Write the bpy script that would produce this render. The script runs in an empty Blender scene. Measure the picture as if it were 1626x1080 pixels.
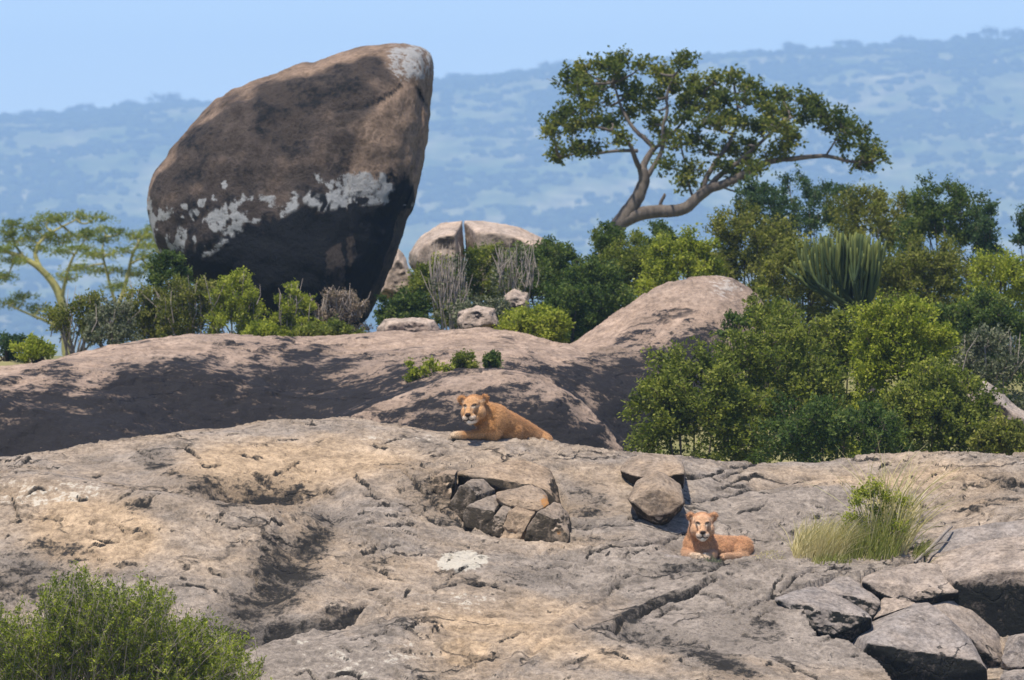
import bpy, bmesh, math, random
import numpy as np
from mathutils import Vector, Matrix, Euler

# ------------------------------------------------------------------ camera, sky, sun, exposure
scene = bpy.context.scene
COL = scene.collection
F = 12647.0            # focal length in photograph pixels (280 mm on a 36 mm wide frame)
CZ = 6.0               # eye height above the plain
cam_data = bpy.data.cameras.new('camera')
cam = bpy.data.objects.new('camera', cam_data)
COL.objects.link(cam)
cam.location = (0, 0, CZ)
cam.rotation_euler = (math.radians(90), 0, 0)
cam_data.sensor_width = 36.0
cam_data.lens = 280.0
cam_data.clip_start = 1.0
cam_data.clip_end = 20000.0
cam_data.dof.use_dof = True
cam_data.dof.focus_distance = 79.6
cam_data.dof.aperture_fstop = 7.0
scene.camera = cam

SUN_EL, SUN_AZ = 69.0, 212.0       # azimuth clockwise from +Y: the sun stands high, behind the camera's left shoulder
world = bpy.data.worlds.new('World')
scene.world = world
world.use_nodes = True
wn = world.node_tree
for n in list(wn.nodes):
    wn.nodes.remove(n)
sky = wn.nodes.new('ShaderNodeTexSky')
sky.sky_type = 'NISHITA'
sky.sun_disc = False
sky.sun_elevation = math.radians(SUN_EL)
sky.sun_rotation = math.radians(SUN_AZ)
sky.altitude = 1500
sky.air_density = 1.0
sky.dust_density = 0.3
sky.ozone_density = 3.0
tint = wn.nodes.new('ShaderNodeMixRGB')
tint.blend_type = 'MULTIPLY'
tint.inputs['Fac'].default_value = 1.0
tint.inputs['Color2'].default_value = (0.97, 0.95, 1.05, 1)
bg = wn.nodes.new('ShaderNodeBackground')
bg.inputs['Strength'].default_value = 0.12
wo = wn.nodes.new('ShaderNodeOutputWorld')
wn.links.new(sky.outputs['Color'], tint.inputs['Color1'])
wn.links.new(tint.outputs['Color'], bg.inputs['Color'])
wn.links.new(bg.outputs['Background'], wo.inputs['Surface'])

sun_data = bpy.data.lights.new('sun', 'SUN')
sun_data.energy = 4.6
sun_data.angle = math.radians(2.0)
sun_data.color = (1.0, 0.93, 0.82)
sun = bpy.data.objects.new('sun', sun_data)
COL.objects.link(sun)
_az, _el = math.radians(SUN_AZ), math.radians(SUN_EL)
SUN_DIR = Vector((math.sin(_az) * math.cos(_el), math.cos(_az) * math.cos(_el), math.sin(_el)))
sun.rotation_euler = SUN_DIR.to_track_quat('Z', 'Y').to_euler()
sun.location = (0, 0, 60)

scene.view_settings.view_transform = 'Standard'
scene.view_settings.look = 'None'
scene.view_settings.gamma = 1.0
scene.view_settings.use_curve_mapping = False
scene.view_settings.exposure = 0.58
scene.render.engine = 'CYCLES'
scene.cycles.use_denoising = True
scene.cycles.max_bounces = 6
scene.cycles.diffuse_bounces = 3
scene.cycles.glossy_bounces = 2
scene.cycles.transmission_bounces = 3
scene.cycles.volume_bounces = 1

# ------------------------------------------------------------------ helpers
rng = np.random.default_rng(7)
def P(u, v, Y):
    return np.array([(u - 813.0) * Y / F, Y, CZ - (v - 540.0) * Y / F])

_perm = np.random.default_rng(3).permutation(256)
_perm = np.concatenate([_perm, _perm, _perm])
_g = np.random.default_rng(4).normal(size=(256, 3))
_g /= np.linalg.norm(_g, axis=1)[:, None]
def pnoise(p):
    p = np.asarray(p, float)
    i = np.floor(p).astype(int)
    f = p - i
    w = f * f * f * (f * (f * 6 - 15) + 10)
    i &= 255
    out = 0
    for dx in (0, 1):
        wx = w[:, 0] if dx else 1 - w[:, 0]
        a = _perm[(i[:, 0] + dx) & 255]
        for dy in (0, 1):
            wy = w[:, 1] if dy else 1 - w[:, 1]
            b = _perm[a + ((i[:, 1] + dy) & 255)]
            for dz in (0, 1):
                wz = w[:, 2] if dz else 1 - w[:, 2]
                h = _perm[b + ((i[:, 2] + dz) & 255)]
                g = _g[h]
                d = g[:, 0] * (f[:, 0] - dx) + g[:, 1] * (f[:, 1] - dy) + g[:, 2] * (f[:, 2] - dz)
                out = out + d * wx * wy * wz
    return out * 1.6
def fbm(p, oct=4, lac=2.03, gain=0.5):
    p = np.asarray(p, float)
    a, s, tot = 1.0, 0, 0
    q = p.copy()
    for k in range(oct):
        s = s + a * pnoise(q + 17.3 * k)
        tot += a
        q = q * lac
        a *= gain
    return s / tot
def sstep(a, b, x):
    t = np.clip((np.asarray(x, float) - a) / (b - a), 0, 1)
    return t * t * (3 - 2 * t)

def mesh_np(name, verts, faces, smooth=True):
    verts = np.asarray(verts, np.float32)
    faces = np.asarray(faces, np.int32)
    k = faces.shape[1]
    me = bpy.data.meshes.new(name)
    me.vertices.add(len(verts))
    me.vertices.foreach_set('co', verts.ravel())
    me.loops.add(faces.size)
    me.loops.foreach_set('vertex_index', faces.ravel())
    me.polygons.add(len(faces))
    me.polygons.foreach_set('loop_start', np.arange(0, faces.size, k, dtype=np.int32))
    if smooth:
        me.polygons.foreach_set('use_smooth', np.ones(len(faces), bool))
    me.update(calc_edges=True)
    me.validate()
    return me
def set_attr(me, name, arr):
    arr = np.asarray(arr, np.float32)
    if arr.ndim == 1:
        at = me.attributes.new(name, 'FLOAT', 'POINT')
        at.data.foreach_set('value', arr)
    else:
        if arr.shape[1] == 3:
            arr = np.concatenate([arr, np.ones((len(arr), 1), np.float32)], 1)
        at = me.attributes.new(name, 'FLOAT_COLOR', 'POINT')
        at.data.foreach_set('color', arr.ravel())
def link(name, me, mat, parent=None):
    o = bpy.data.objects.new(name, me)
    COL.objects.link(o)
    if mat is not None:
        if me.materials:
            me.materials[0] = mat
        else:
            me.materials.append(mat)
    if parent is not None:
        o.parent = parent
    return o
def tag(o, label, cat, group=None):
    o['label'] = label
    o['category'] = cat
    if group:
        o['group'] = group
    return o
def empty(name, loc):
    o = bpy.data.objects.new(name, None)
    COL.objects.link(o)
    o.location = loc
    o.empty_display_size = 0.2
    return o
def local(verts, loc):
    return np.asarray(verts) - np.asarray(loc)[None, :]

def tube(pts, radii, sides=7):
    """tapered tube along a polyline -> verts, quads"""
    pts = np.asarray(pts, float)
    n = len(pts)
    radii = np.asarray(radii, float)
    t = np.gradient(pts, axis=0)
    t /= np.linalg.norm(t, axis=1)[:, None] + 1e-9
    up = np.array([0.13, 0.97, 0.21])
    a = np.cross(t, up); a /= np.linalg.norm(a, axis=1)[:, None] + 1e-9
    b = np.cross(t, a)
    ang = np.linspace(0, 2 * math.pi, sides, endpoint=False)
    ring = (np.cos(ang)[None, :, None] * a[:, None, :] + np.sin(ang)[None, :, None] * b[:, None, :])
    V = (pts[:, None, :] + ring * radii[:, None, None]).reshape(-1, 3)
    i = np.arange(n - 1)[:, None] * sides
    j = np.arange(sides)[None, :]
    j2 = (j + 1) % sides
    Fq = np.stack([i + j, i + j2, i + sides + j2, i + sides + j], -1).reshape(-1, 4)
    # close the tip
    V = np.concatenate([V, pts[-1:]])
    tip = len(V) - 1
    base = (n - 1) * sides
    cap = np.array([[base + k, base + (k + 1) % sides, tip, tip] for k in range(sides)])
    return V, np.concatenate([Fq, cap])
class Geo:
    def __init__(s):
        s.v, s.f, s.n = [], [], 0
        s.t = []
    def add(s, V, Fc, tint=None):
        s.v.append(np.asarray(V, float)); s.f.append(np.asarray(Fc) + s.n); s.n += len(V)
        s.t.append(np.zeros(len(V)) if tint is None else np.broadcast_to(np.asarray(tint, float), (len(V),)))
    def tube(s, pts, radii, sides=6):
        s.add(*tube(pts, radii, sides))
    def arrays(s):
        return np.concatenate(s.v), np.concatenate(s.f), np.concatenate(s.t)
    def link(s, name, mat, parent=None, loc=None, smooth=True):
        V, Fc, T = s.arrays()
        if loc is not None:
            V = local(V, loc)
        # degenerate cap quads become triangles
        me = bpy.data.meshes.new(name)
        me = mesh_np(name, V, Fc, smooth) if not np.any(Fc[:, 2] == Fc[:, 3]) else mesh_mixed(name, V, Fc, smooth)
        set_attr(me, 'tint', T)
        return link(name, me, mat, parent)
def mesh_mixed(name, V, Fc, smooth=True):
    tri = Fc[:, 2] == Fc[:, 3]
    q = Fc[~tri]; t = Fc[tri][:, :3]
    me = bpy.data.meshes.new(name)
    me.vertices.add(len(V))
    me.vertices.foreach_set('co', np.asarray(V, np.float32).ravel())
    nl = q.size + t.size
    me.loops.add(nl)
    me.loops.foreach_set('vertex_index', np.concatenate([q.ravel(), t.ravel()]).astype(np.int32))
    me.polygons.add(len(q) + len(t))
    ls = np.concatenate([np.arange(len(q)) * 4, q.size + np.arange(len(t)) * 3]).astype(np.int32)
    me.polygons.foreach_set('loop_start', ls)
    if smooth:
        me.polygons.foreach_set('use_smooth', np.ones(len(ls), bool))
    me.update(calc_edges=True)
    me.validate()
    return me

def tps(pts):
    """thin plate spline height z(x,y) through control points"""
    pts = np.asarray(pts, float)
    xy, z = pts[:, :2], pts[:, 2]
    n = len(pts)
    def U(r2):
        return np.where(r2 > 1e-12, r2 * np.log(r2 + 1e-12), 0)
    d2 = ((xy[:, None] - xy[None]) ** 2).sum(-1)
    A = np.zeros((n + 3, n + 3))
    A[:n, :n] = U(d2) + np.eye(n) * 0.004
    A[:n, n] = 1; A[:n, n + 1:] = xy
    A[n, :n] = 1; A[n + 1:, :n] = xy.T
    w = np.linalg.solve(A, np.concatenate([z, np.zeros(3)]))
    def f(x, y):
        x = np.asarray(x, float); y = np.asarray(y, float)
        sh = x.shape
        x = x.ravel(); y = y.ravel()
        out = w[n] + w[n + 1] * x + w[n + 2] * y
        for k in range(n):
            out = out + w[k] * U((x - xy[k, 0]) ** 2 + (y - xy[k, 1]) ** 2)
        return out.reshape(sh)
    return f
def grid_faces(nr, nc):
    i = np.arange(nr - 1)[:, None] * nc; j = np.arange(nc - 1)[None, :]
    return np.stack([i + j, i + j + 1, i + nc + j + 1, i + nc + j], -1).reshape(-1, 4)
def seg_dist(px, py, poly):
    d = np.full(px.shape, 1e9)
    for (x0, y0), (x1, y1) in zip(poly[:-1], poly[1:]):
        dx, dy = x1 - x0, y1 - y0
        t = np.clip(((px - x0) * dx + (py - y0) * dy) / (dx * dx + dy * dy + 1e-9), 0, 1)
        d = np.minimum(d, np.hypot(px - x0 - t * dx, py - y0 - t * dy))
    return d
def in_poly(px, py, poly):
    inside = np.zeros(px.shape, bool)
    n = len(poly)
    for k in range(n):
        x0, y0 = poly[k]; x1, y1 = poly[(k + 1) % n]
        c = ((y0 > py) != (y1 > py)) & (px < (x1 - x0) * (py - y0) / (y1 - y0 + 1e-12) + x0)
        inside ^= c
    return inside

# ------------------------------------------------------------------ materials
def nodes_of(name):
    m = bpy.data.materials.new(name)
    m.use_nodes = True
    nt = m.node_tree
    for n in list(nt.nodes):
        nt.nodes.remove(n)
    out = nt.nodes.new('ShaderNodeOutputMaterial')
    return m, nt, out
def nd(nt, t, **kw):
    n = nt.nodes.new(t)
    for k, v in kw.items():
        if k in n.inputs:
            n.inputs[k].default_value = v
        else:
            setattr(n, k, v)
    return n
def mixc(nt, fac, a, b, mode='MIX'):
    n = nt.nodes.new('ShaderNodeMixRGB')
    n.blend_type = mode
    for k, x in (('Fac', fac), ('Color1', a), ('Color2', b)):
        if hasattr(x, 'is_linked') or hasattr(x, 'links'):
            nt.links.new(x, n.inputs[k])
        elif k == 'Fac':
            n.inputs[k].default_value = x
        else:
            n.inputs[k].default_value = (*x, 1) if len(x) == 3 else x
    return n.outputs['Color']
def math_n(nt, op, a, b=None):
    n = nt.nodes.new('ShaderNodeMath'); n.operation = op
    for k, x in enumerate((a, b)):
        if x is None: continue
        if hasattr(x, 'links'):
            nt.links.new(x, n.inputs[k])
        else:
            n.inputs[k].default_value = x
    return n.outputs[0]
def ramp(nt, fac, stops):
    n = nt.nodes.new('ShaderNodeValToRGB')
    el = n.color_ramp.elements
    while len(el) < len(stops):
        el.new(0.5)
    for e, (p, c) in zip(el, stops):
        e.position = p
        e.color = (*c, 1) if len(c) == 3 else c
    nt.links.new(fac, n.inputs['Fac'])
    return n.outputs['Color']
def noise_tex(nt, vec, scale, detail=6, rough=0.6, dist=0.0):
    n = nt.nodes.new('ShaderNodeTexNoise')
    n.inputs['Scale'].default_value = scale
    n.inputs['Detail'].default_value = detail
    n.inputs['Roughness'].default_value = rough
    n.inputs['Distortion'].default_value = dist
    nt.links.new(vec, n.inputs['Vector'])
    return n.outputs['Fac']
def g3(x):
    return (x, x, x)
def rock_material(name, grey, tan, dark, pale, scale=1.0, stretch=(1, 1, 1), rot=(0, 0, 0), bump=0.6, grain=1.0, cracks=0.0, streak=0.9, lichen=(0.45, 0.47, 0.48)):
    """granite: mottled grey and tan; mask.R = dark water stains and painted shade, mask.G = warm, mask.B = pale / lichen"""
    m, nt, out = nodes_of(name)
    tc = nd(nt, 'ShaderNodeTexCoord')
    mp = nd(nt, 'ShaderNodeMapping')
    mp.inputs['Scale'].default_value = [s * scale for s in stretch]
    mp.inputs['Rotation'].default_value = rot
    nt.links.new(tc.outputs['Object'], mp.inputs['Vector'])
    mpi = nd(nt, 'ShaderNodeMapping')
    mpi.inputs['Scale'].default_value = (scale,) * 3
    nt.links.new(tc.outputs['Object'], mpi.inputs['Vector'])
    V, VI = mp.outputs['Vector'], mpi.outputs['Vector']
    at = nd(nt, 'ShaderNodeAttribute', attribute_name='mask')
    sep = nd(nt, 'ShaderNodeSeparateColor')
    nt.links.new(at.outputs['Color'], sep.inputs['Color'])
    R, G, B = sep.outputs[0], sep.outputs[1], sep.outputs[2]
    n1 = noise_tex(nt, V, 0.9, 8, 0.62, 0.4)
    n2 = noise_tex(nt, V, 3.3, 8, 0.68, 0.3)
    n3 = noise_tex(nt, VI, 16, 6, 0.7)
    n4 = noise_tex(nt, VI, 70, 4, 0.75)
    # warm / grey mottling
    w = math_n(nt, 'ADD', math_n(nt, 'MULTIPLY', n1, 1.3), G)
    w = ramp(nt, math_n(nt, 'MULTIPLY', w, 0.6), [(0.30, g3(0)), (0.62, g3(1))])
    c = mixc(nt, w, grey, tan)
    c = mixc(nt, 0.75, c, ramp(nt, n2, [(0.32, g3(0.42)), (0.48, g3(0.92)), (0.66, g3(1.35))]), 'MULTIPLY')
    c = mixc(nt, 0.8, c, ramp(nt, n3, [(0.36, g3(0.52)), (0.52, g3(1.0)), (0.66, g3(1.28))]), 'MULTIPLY')
    c = mixc(nt, 0.55 * grain, c, ramp(nt, n4, [(0.3, g3(0.55)), (0.55, g3(1.0)), (0.72, g3(1.35))]), 'MULTIPLY')
    crk = None
    if cracks > 0:      # hairline fractures
        vo = nd(nt, 'ShaderNodeTexVoronoi'); vo.feature = 'DISTANCE_TO_EDGE'; vo.inputs['Scale'].default_value = cracks
        wv = nd(nt, 'ShaderNodeVectorMath'); wv.operation = 'ADD'
        nv = nt.nodes.new('ShaderNodeTexNoise'); nv.inputs['Scale'].default_value = 2.4; nv.inputs['Detail'].default_value = 6
        nt.links.new(V, nv.inputs['Vector'])
        sc = nd(nt, 'ShaderNodeVectorMath'); sc.operation = 'SCALE'; sc.inputs['Scale'].default_value = 0.9
        nt.links.new(nv.outputs['Color'], sc.inputs[0]); nt.links.new(V, wv.inputs[0]); nt.links.new(sc.outputs[0], wv.inputs[1])
        nt.links.new(wv.outputs[0], vo.inputs['Vector'])
        line = ramp(nt, vo.outputs['Distance'], [(0.004, g3(1)), (0.022, g3(0))])
        msk = ramp(nt, noise_tex(nt, VI, 1.1, 4, 0.6), [(0.46, g3(0)), (0.58, g3(1))])
        crk = math_n(nt, 'MULTIPLY', line, msk)
        c = mixc(nt, math_n(nt, 'MULTIPLY', crk, 0.85), c, tuple(x * 1.2 for x in dark))
    # pale scoured patches / lichen
    pf = math_n(nt, 'ADD', B, math_n(nt, 'ADD', math_n(nt, 'MULTIPLY', math_n(nt, 'SUBTRACT', n2, 0.5), 1.4), math_n(nt, 'MULTIPLY', math_n(nt, 'SUBTRACT', n3, 0.5), 1.6)))
    pf = math_n(nt, 'MULTIPLY', pf, math_n(nt, 'MINIMUM', math_n(nt, 'MULTIPLY', B, 6.0), 1.0))
    pf = ramp(nt, pf, [(0.40, g3(0)), (0.58, g3(1))])
    c = mixc(nt, math_n(nt, 'MULTIPLY', pf, 0.85), c, mixc(nt, n3, tuple(x * 0.75 for x in pale), pale))
    # dark water stains and painted shade, with ragged edges
    nn = math_n(nt, 'ADD', math_n(nt, 'MULTIPLY', math_n(nt, 'SUBTRACT', n2, 0.5), 3.2), math_n(nt, 'MULTIPLY', math_n(nt, 'SUBTRACT', n3, 0.5), 2.4))
    sf = math_n(nt, 'ADD', R, math_n(nt, 'MULTIPLY', nn, streak))
    sf = math_n(nt, 'MULTIPLY', sf, math_n(nt, 'MINIMUM', math_n(nt, 'MULTIPLY', R, 6.0), 1.0))
    sf = ramp(nt, sf, [(0.22, g3(0)), (0.48, g3(0.70)), (0.72, g3(1))])
    c = mixc(nt, sf, c, mixc(nt, n3, tuple(x * 0.6 for x in dark), tuple(x * 1.5 for x in dark)))
    bs = nd(nt, 'ShaderNodeBsdfPrincipled')
    bs.inputs['Roughness'].default_value = 0.85
    bs.inputs['Specular IOR Level'].default_value = 0.10
    nt.links.new(c, bs.inputs['Base Color'])
    h = math_n(nt, 'ADD', math_n(nt, 'MULTIPLY', n2, 0.55), math_n(nt, 'MULTIPLY', n3, 0.30))
    h = math_n(nt, 'ADD', h, math_n(nt, 'MULTIPLY', n4, 0.08))
    if crk is not None:
        h = math_n(nt, 'SUBTRACT', h, math_n(nt, 'MULTIPLY', crk, 0.25))
    bp = nd(nt, 'ShaderNodeBump')
    bp.inputs['Strength'].default_value = bump
    bp.inputs['Distance'].default_value = 0.12 / scale
    nt.links.new(h, bp.inputs['Height'])
    nt.links.new(bp.outputs['Normal'], bs.inputs['Normal'])
    nt.links.new(bs.outputs['BSDF'], out.inputs['Surface'])
    return m
def leaf_material(name, a, b, c, trans=0.38):
    """tint 0..1 runs from dark a over b to pale young growth c"""
    m, nt, out = nodes_of(name)
    at = nd(nt, 'ShaderNodeAttribute', attribute_name='tint')
    col = ramp(nt, at.outputs['Fac'], [(0.0, a), (0.5, b), (1.0, c)])
    bs = nd(nt, 'ShaderNodeBsdfPrincipled')
    bs.inputs['Roughness'].default_value = 0.7
    bs.inputs['Specular IOR Level'].default_value = 0.12
    nt.links.new(col, bs.inputs['Base Color'])
    tr = nd(nt, 'ShaderNodeBsdfTranslucent')
    nt.links.new(mixc(nt, 1.0, col, (1.1, 1.25, 0.5), 'MULTIPLY'), tr.inputs['Color'])
    mx = nd(nt, 'ShaderNodeMixShader')
    mx.inputs['Fac'].default_value = trans
    nt.links.new(bs.outputs['BSDF'], mx.inputs[1])
    nt.links.new(tr.outputs['BSDF'], mx.inputs[2])
    nt.links.new(mx.outputs['Shader'], out.inputs['Surface'])
    return m
def plain_material(name, c1, c2, scale=6.0, rough=0.85, bump=0.3, stretch=(1, 1, 1)):
    m, nt, out = nodes_of(name)
    tc = nd(nt, 'ShaderNodeTexCoord')
    mp = nd(nt, 'ShaderNodeMapping')
    mp.inputs['Scale'].default_value = stretch
    nt.links.new(tc.outputs['Object'], mp.inputs['Vector'])
    n = noise_tex(nt, mp.outputs['Vector'], scale, 6, 0.65)
    bs = nd(nt, 'ShaderNodeBsdfPrincipled')
    bs.inputs['Roughness'].default_value = rough
    bs.inputs['Specular IOR Level'].default_value = 0.2
    nt.links.new(ramp(nt, n, [(0.3, c1), (0.7, c2)]), bs.inputs['Base Color'])
    bp = nd(nt, 'ShaderNodeBump'); bp.inputs['Strength'].default_value = bump; bp.inputs['Distance'].default_value = 0.05
    nt.links.new(n, bp.inputs['Height']); nt.links.new(bp.outputs['Normal'], bs.inputs['Normal'])
    nt.links.new(bs.outputs['BSDF'], out.inputs['Surface'])
    return m

# ------------------------------------------------------------------ the setting: plain, far hills, granite outcrops
def ground_z(x, y):
    x = np.asarray(x, float); y = np.asarray(y, float)
    zc = np.interp(y, [-60, 0, 40, 70, 92, 100, 112, 135, 150, 190, 260], [3.8, 4.2, 2.6, 1.2, 1.9, 3.2, 5.7, 5.7, 4.6, 1.2, 0.0])
    lat = np.interp(np.abs(x), [0, 11, 17, 30, 60], [1, 1, 0.75, 0.3, 0.0])
    return zc * lat + 0.10 * fbm(np.stack([x.ravel() * 0.15, y.ravel() * 0.15, 0 * x.ravel()], 1), 3).reshape(x.shape)
gx = np.unique(np.concatenate([np.linspace(-3000, -60, 24), np.linspace(-60, -20, 20), np.linspace(-20, 20, 60), np.linspace(20, 60, 20), np.linspace(60, 3000, 24)]))
gy = np.unique(np.concatenate([np.linspace(-150, 60, 40), np.linspace(60, 160, 120), np.linspace(160, 300, 30), np.linspace(300, 6200, 60)]))
X, Yg = np.meshgrid(gx, gy)
Zg = ground_z(X, Yg)
mat_ground = plain_material('dry_grass_soil', (0.10, 0.11, 0.035), (0.26, 0.22, 0.10), 0.6, 0.95, 0.4)
o = link('ground', mesh_np('ground', np.stack([X, Yg, Zg], -1).reshape(-1, 3), grid_faces(len(gy), len(gx))), mat_ground)
o['kind'] = 'structure'

RIDGE_Y = 9000.0
def ridge_h(x):
    u = 813 + np.asarray(x, float) * F / RIDGE_Y
    v = np.interp(u, [-3000, -1200, 0, 130, 260, 400, 700, 830, 900, 1100, 1300, 1500, 1700, 2600, 5000], [240, 215, 192, 186, 172, 168, 132, 122, 108, 96, 84, 74, 66, 80, 150])
    return CZ + (540 - v) * RIDGE_Y / F
def hill_z(x, y):
    x = np.asarray(x, float); y = np.asarray(y, float)
    t = np.clip((y - 5200.0) / (RIDGE_Y - 5200.0), 0, 1)
    prof = np.where(y < RIDGE_Y, 0.15 * t + 0.85 * t * t * (3 - 2 * t) , 1.0 - 0.25 * np.clip((y - RIDGE_Y) / 900, 0, 1))
    q = np.stack([x.ravel() / 350, y.ravel() / 570, 0 * x.ravel()], 1)
    nz = fbm(q, 4).reshape(x.shape)
    return -1.5 + ridge_h(x) * prof + nz * 20 * np.sin(np.pi * np.clip(t, 0, 1)) * (y < RIDGE_Y)
hx = np.linspace(-3000, 3000, 260); hy = np.concatenate([np.linspace(5150, RIDGE_Y, 110), np.linspace(RIDGE_Y + 60, 10800, 14)])
X, Yh = np.meshgrid(hx, hy)
mh, nt, out = nodes_of('hill_grassland')
tc = nd(nt, 'ShaderNodeTexCoord')
mp = nd(nt, 'ShaderNodeMapping'); mp.inputs['Scale'].default_value = (1, 0.35, 1)
nt.links.new(tc.outputs['Object'], mp.inputs['Vector'])
na = noise_tex(nt, mp.outputs['Vector'], 0.010, 6, 0.65)
nb = noise_tex(nt, mp.outputs['Vector'], 0.05, 5, 0.65)
ca = ramp(nt, na, [(0.35, (0.07, 0.10, 0.03)), (0.5, (0.15, 0.155, 0.06)), (0.64, (0.28, 0.25, 0.14))])
ca = mixc(nt, 0.8, ca, ramp(nt, nb, [(0.35, g3(0.45)), (0.65, g3(1.4))]), 'MULTIPLY')
bs = nd(nt, 'ShaderNodeBsdfPrincipled'); bs.inputs['Roughness'].default_value = 1.0; bs.inputs['Specular IOR Level'].default_value = 0.0
nt.links.new(ca, bs.inputs['Base Color']); nt.links.new(bs.outputs['BSDF'], out.inputs['Surface'])
o = link('hill', mesh_np('hill', np.stack([X, Yh, hill_z(X, Yh)], -1).reshape(-1, 3), grid_faces(len(hy), len(hx))), mh)
o['kind'] = 'structure'

# bush and woodland that covers the far hillside: one mass
def ico(sub):
    bm = bmesh.new(); bmesh.ops.create_icosphere(bm, subdivisions=sub, radius=1.0)
    V = np.array([v.co[:] for v in bm.verts]); Fc = np.array([[v.index for v in f.verts] for f in bm.faces])
    bm.free(); return V, Fc
IV, IF = ico(2)
mat_hillbush = leaf_material('hill_bush_leaves', (0.010, 0.020, 0.010), (0.025, 0.042, 0.016), (0.07, 0.085, 0.03), 0.1)
r2 = np.random.default_rng(11)
yy = r2.uniform(5300, RIDGE_Y + 30, 120000); xx = r2.uniform(-0.085, 0.085, 120000) * yy
dens = pnoise(np.stack([xx / 120, yy / 330, 0 * xx + 3.1], 1)) + 0.6 * pnoise(np.stack([xx / 36, yy / 95, 0 * xx + 9.1], 1)) + 0.35 * (yy > RIDGE_Y - 260)
keep = np.flatnonzero(dens > r2.uniform(-0.2, 0.75, 120000))[:17000]
xx, yy, dens = xx[keep], yy[keep], dens[keep]
s_ = r2.uniform(1.4, 4.6, len(xx)) ** 1.1
zz = hill_z(xx, yy)
I1, F1 = ico(1)
n_ = len(xx)
VV_ = I1[None] * (1 + 0.30 * r2.normal(size=(n_, len(I1), 1))) * np.stack([s_ * r2.uniform(0.9, 1.8, n_), s_, s_ * r2.uniform(0.5, 0.95, n_)], 1)[:, None, :]
VV_ += np.stack([xx, yy, zz + s_ * 0.5], 1)[:, None, :]
hv = [VV_.reshape(-1, 3)]; hf = [(F1[None] + (np.arange(n_) * len(I1))[:, None, None]).reshape(-1, 3)]
ht = [np.repeat(np.clip(r2.normal(0.4, 0.25, n_), 0, 1), len(I1))]
me = mesh_np('hillside_bush', np.concatenate(hv), np.concatenate(hf), False)
set_attr(me, 'tint', np.concatenate(ht))
o = link('hillside_bush', me, mat_hillbush)
o['kind'] = 'stuff'
tag(o, 'hazy blue bush and scattered woodland covering the distant hillside', 'bushland')

# -------- foreground outcrop: a broad granite back, height field from surveyed points
fg = []
def c(u, v, Y, dz=0.0):
    p = P(u, v, Y); fg.append((p[0], p[1], p[2] + dz))
cols = {
 -160: [(748, 81.0), (790, 79.8), (870, 78.3), (960, 77.3), (1080, 76.0)],
 0: [(736, 81.0), (752, 80.3), (768, 79.5), (850, 78.3), (930, 77.6), (998, 77.15), (1012, 76.8), (1080, 76.0)],
 150: [(712, 81.3), (740, 80.6), (772, 79.4), (850, 78.2), (940, 77.3), (1010, 76.8), (1080, 76.0)],
 300: [(690, 81.5), (720, 80.8), (752, 80.2), (795, 79.75), (808, 78.7), (850, 78.0), (950, 77.1), (1010, 76.6), (1080, 76.0)],
 430: [(675, 81.7), (720, 80.9), (758, 80.35), (806, 80.0), (817, 78.9), (860, 78.2), (960, 77.2), (985, 77.0), (1000, 76.7), (1080, 76.0)],
 560: [(672, 81.8), (720, 80.9), (775, 80.1), (812, 79.4), (870, 78.5), (972, 77.3), (990, 76.9), (1080, 76.0)],
 700: [(686, 81.6), (722, 80.9), (790, 80.0), (850, 79.3), (900, 78.4), (1000, 77.1), (1080, 76.1)],
 800: [(697, 81.5), (725, 80.9), (800, 80.15), (858, 79.35), (900, 78.6), (1000, 77.1), (1080, 76.1)],
 900: [(708, 81.4), (770, 80.6), (850, 79.4), (920, 78.5), (1000, 77.2), (1080, 76.1)],
 1000: [(724, 81.6), (790, 80.4), (840, 79.6), (880, 79.0), (940, 78.2), (985, 77.6), (1010, 77.0), (1080, 76.2)],
 1100: [(733, 82.0), (800, 80.7), (850, 79.9), (889, 79.25), (897, 78.85), (950, 78.0), (1010, 77.2), (1080, 76.2)],
 1200: [(738, 82.3), (800, 81.0), (850, 80.0), (888, 79.3), (896, 78.85), (950, 78.0), (1080, 76.3)],
 1350: [(729, 82.3), (800, 81.0), (860, 79.9), (893, 79.2), (902, 78.8), (935, 78.3), (1000, 77.6), (1080, 76.6)],
 1500: [(726, 82.3), (800, 81.0), (850, 80.0), (885, 79.3), (908, 78.8), (960, 78.2), (1080, 77.0)],
 1650: [(726, 82.3), (780, 81.2), (825, 79.9), (880, 79.2), (906, 78.8), (960, 78.3), (1080, 77.0)],
 1800: [(728, 82.3), (800, 80.8), (860, 79.4), (960, 78.2), (1080, 77.0)],
}
for u, L in cols.items():
    for v, Y in L:
        c(u, v, Y)
    v0, Y0 = L[0]
    zc = P(u, v0, Y0)
    fg.append((zc[0], Y0 + 0.9, zc[2] - 0.16)); fg.append((zc[0], Y0 + 2.4, zc[2] - 0.9)); fg.append((zc[0], Y0 + 5, zc[2] - 2.6))
    p = P(u, 1080, 76.0); fg.append((p[0], 74.6, p[2] - 0.75)); fg.append((p[0], 73.4, p[2] - 1.6))
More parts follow.
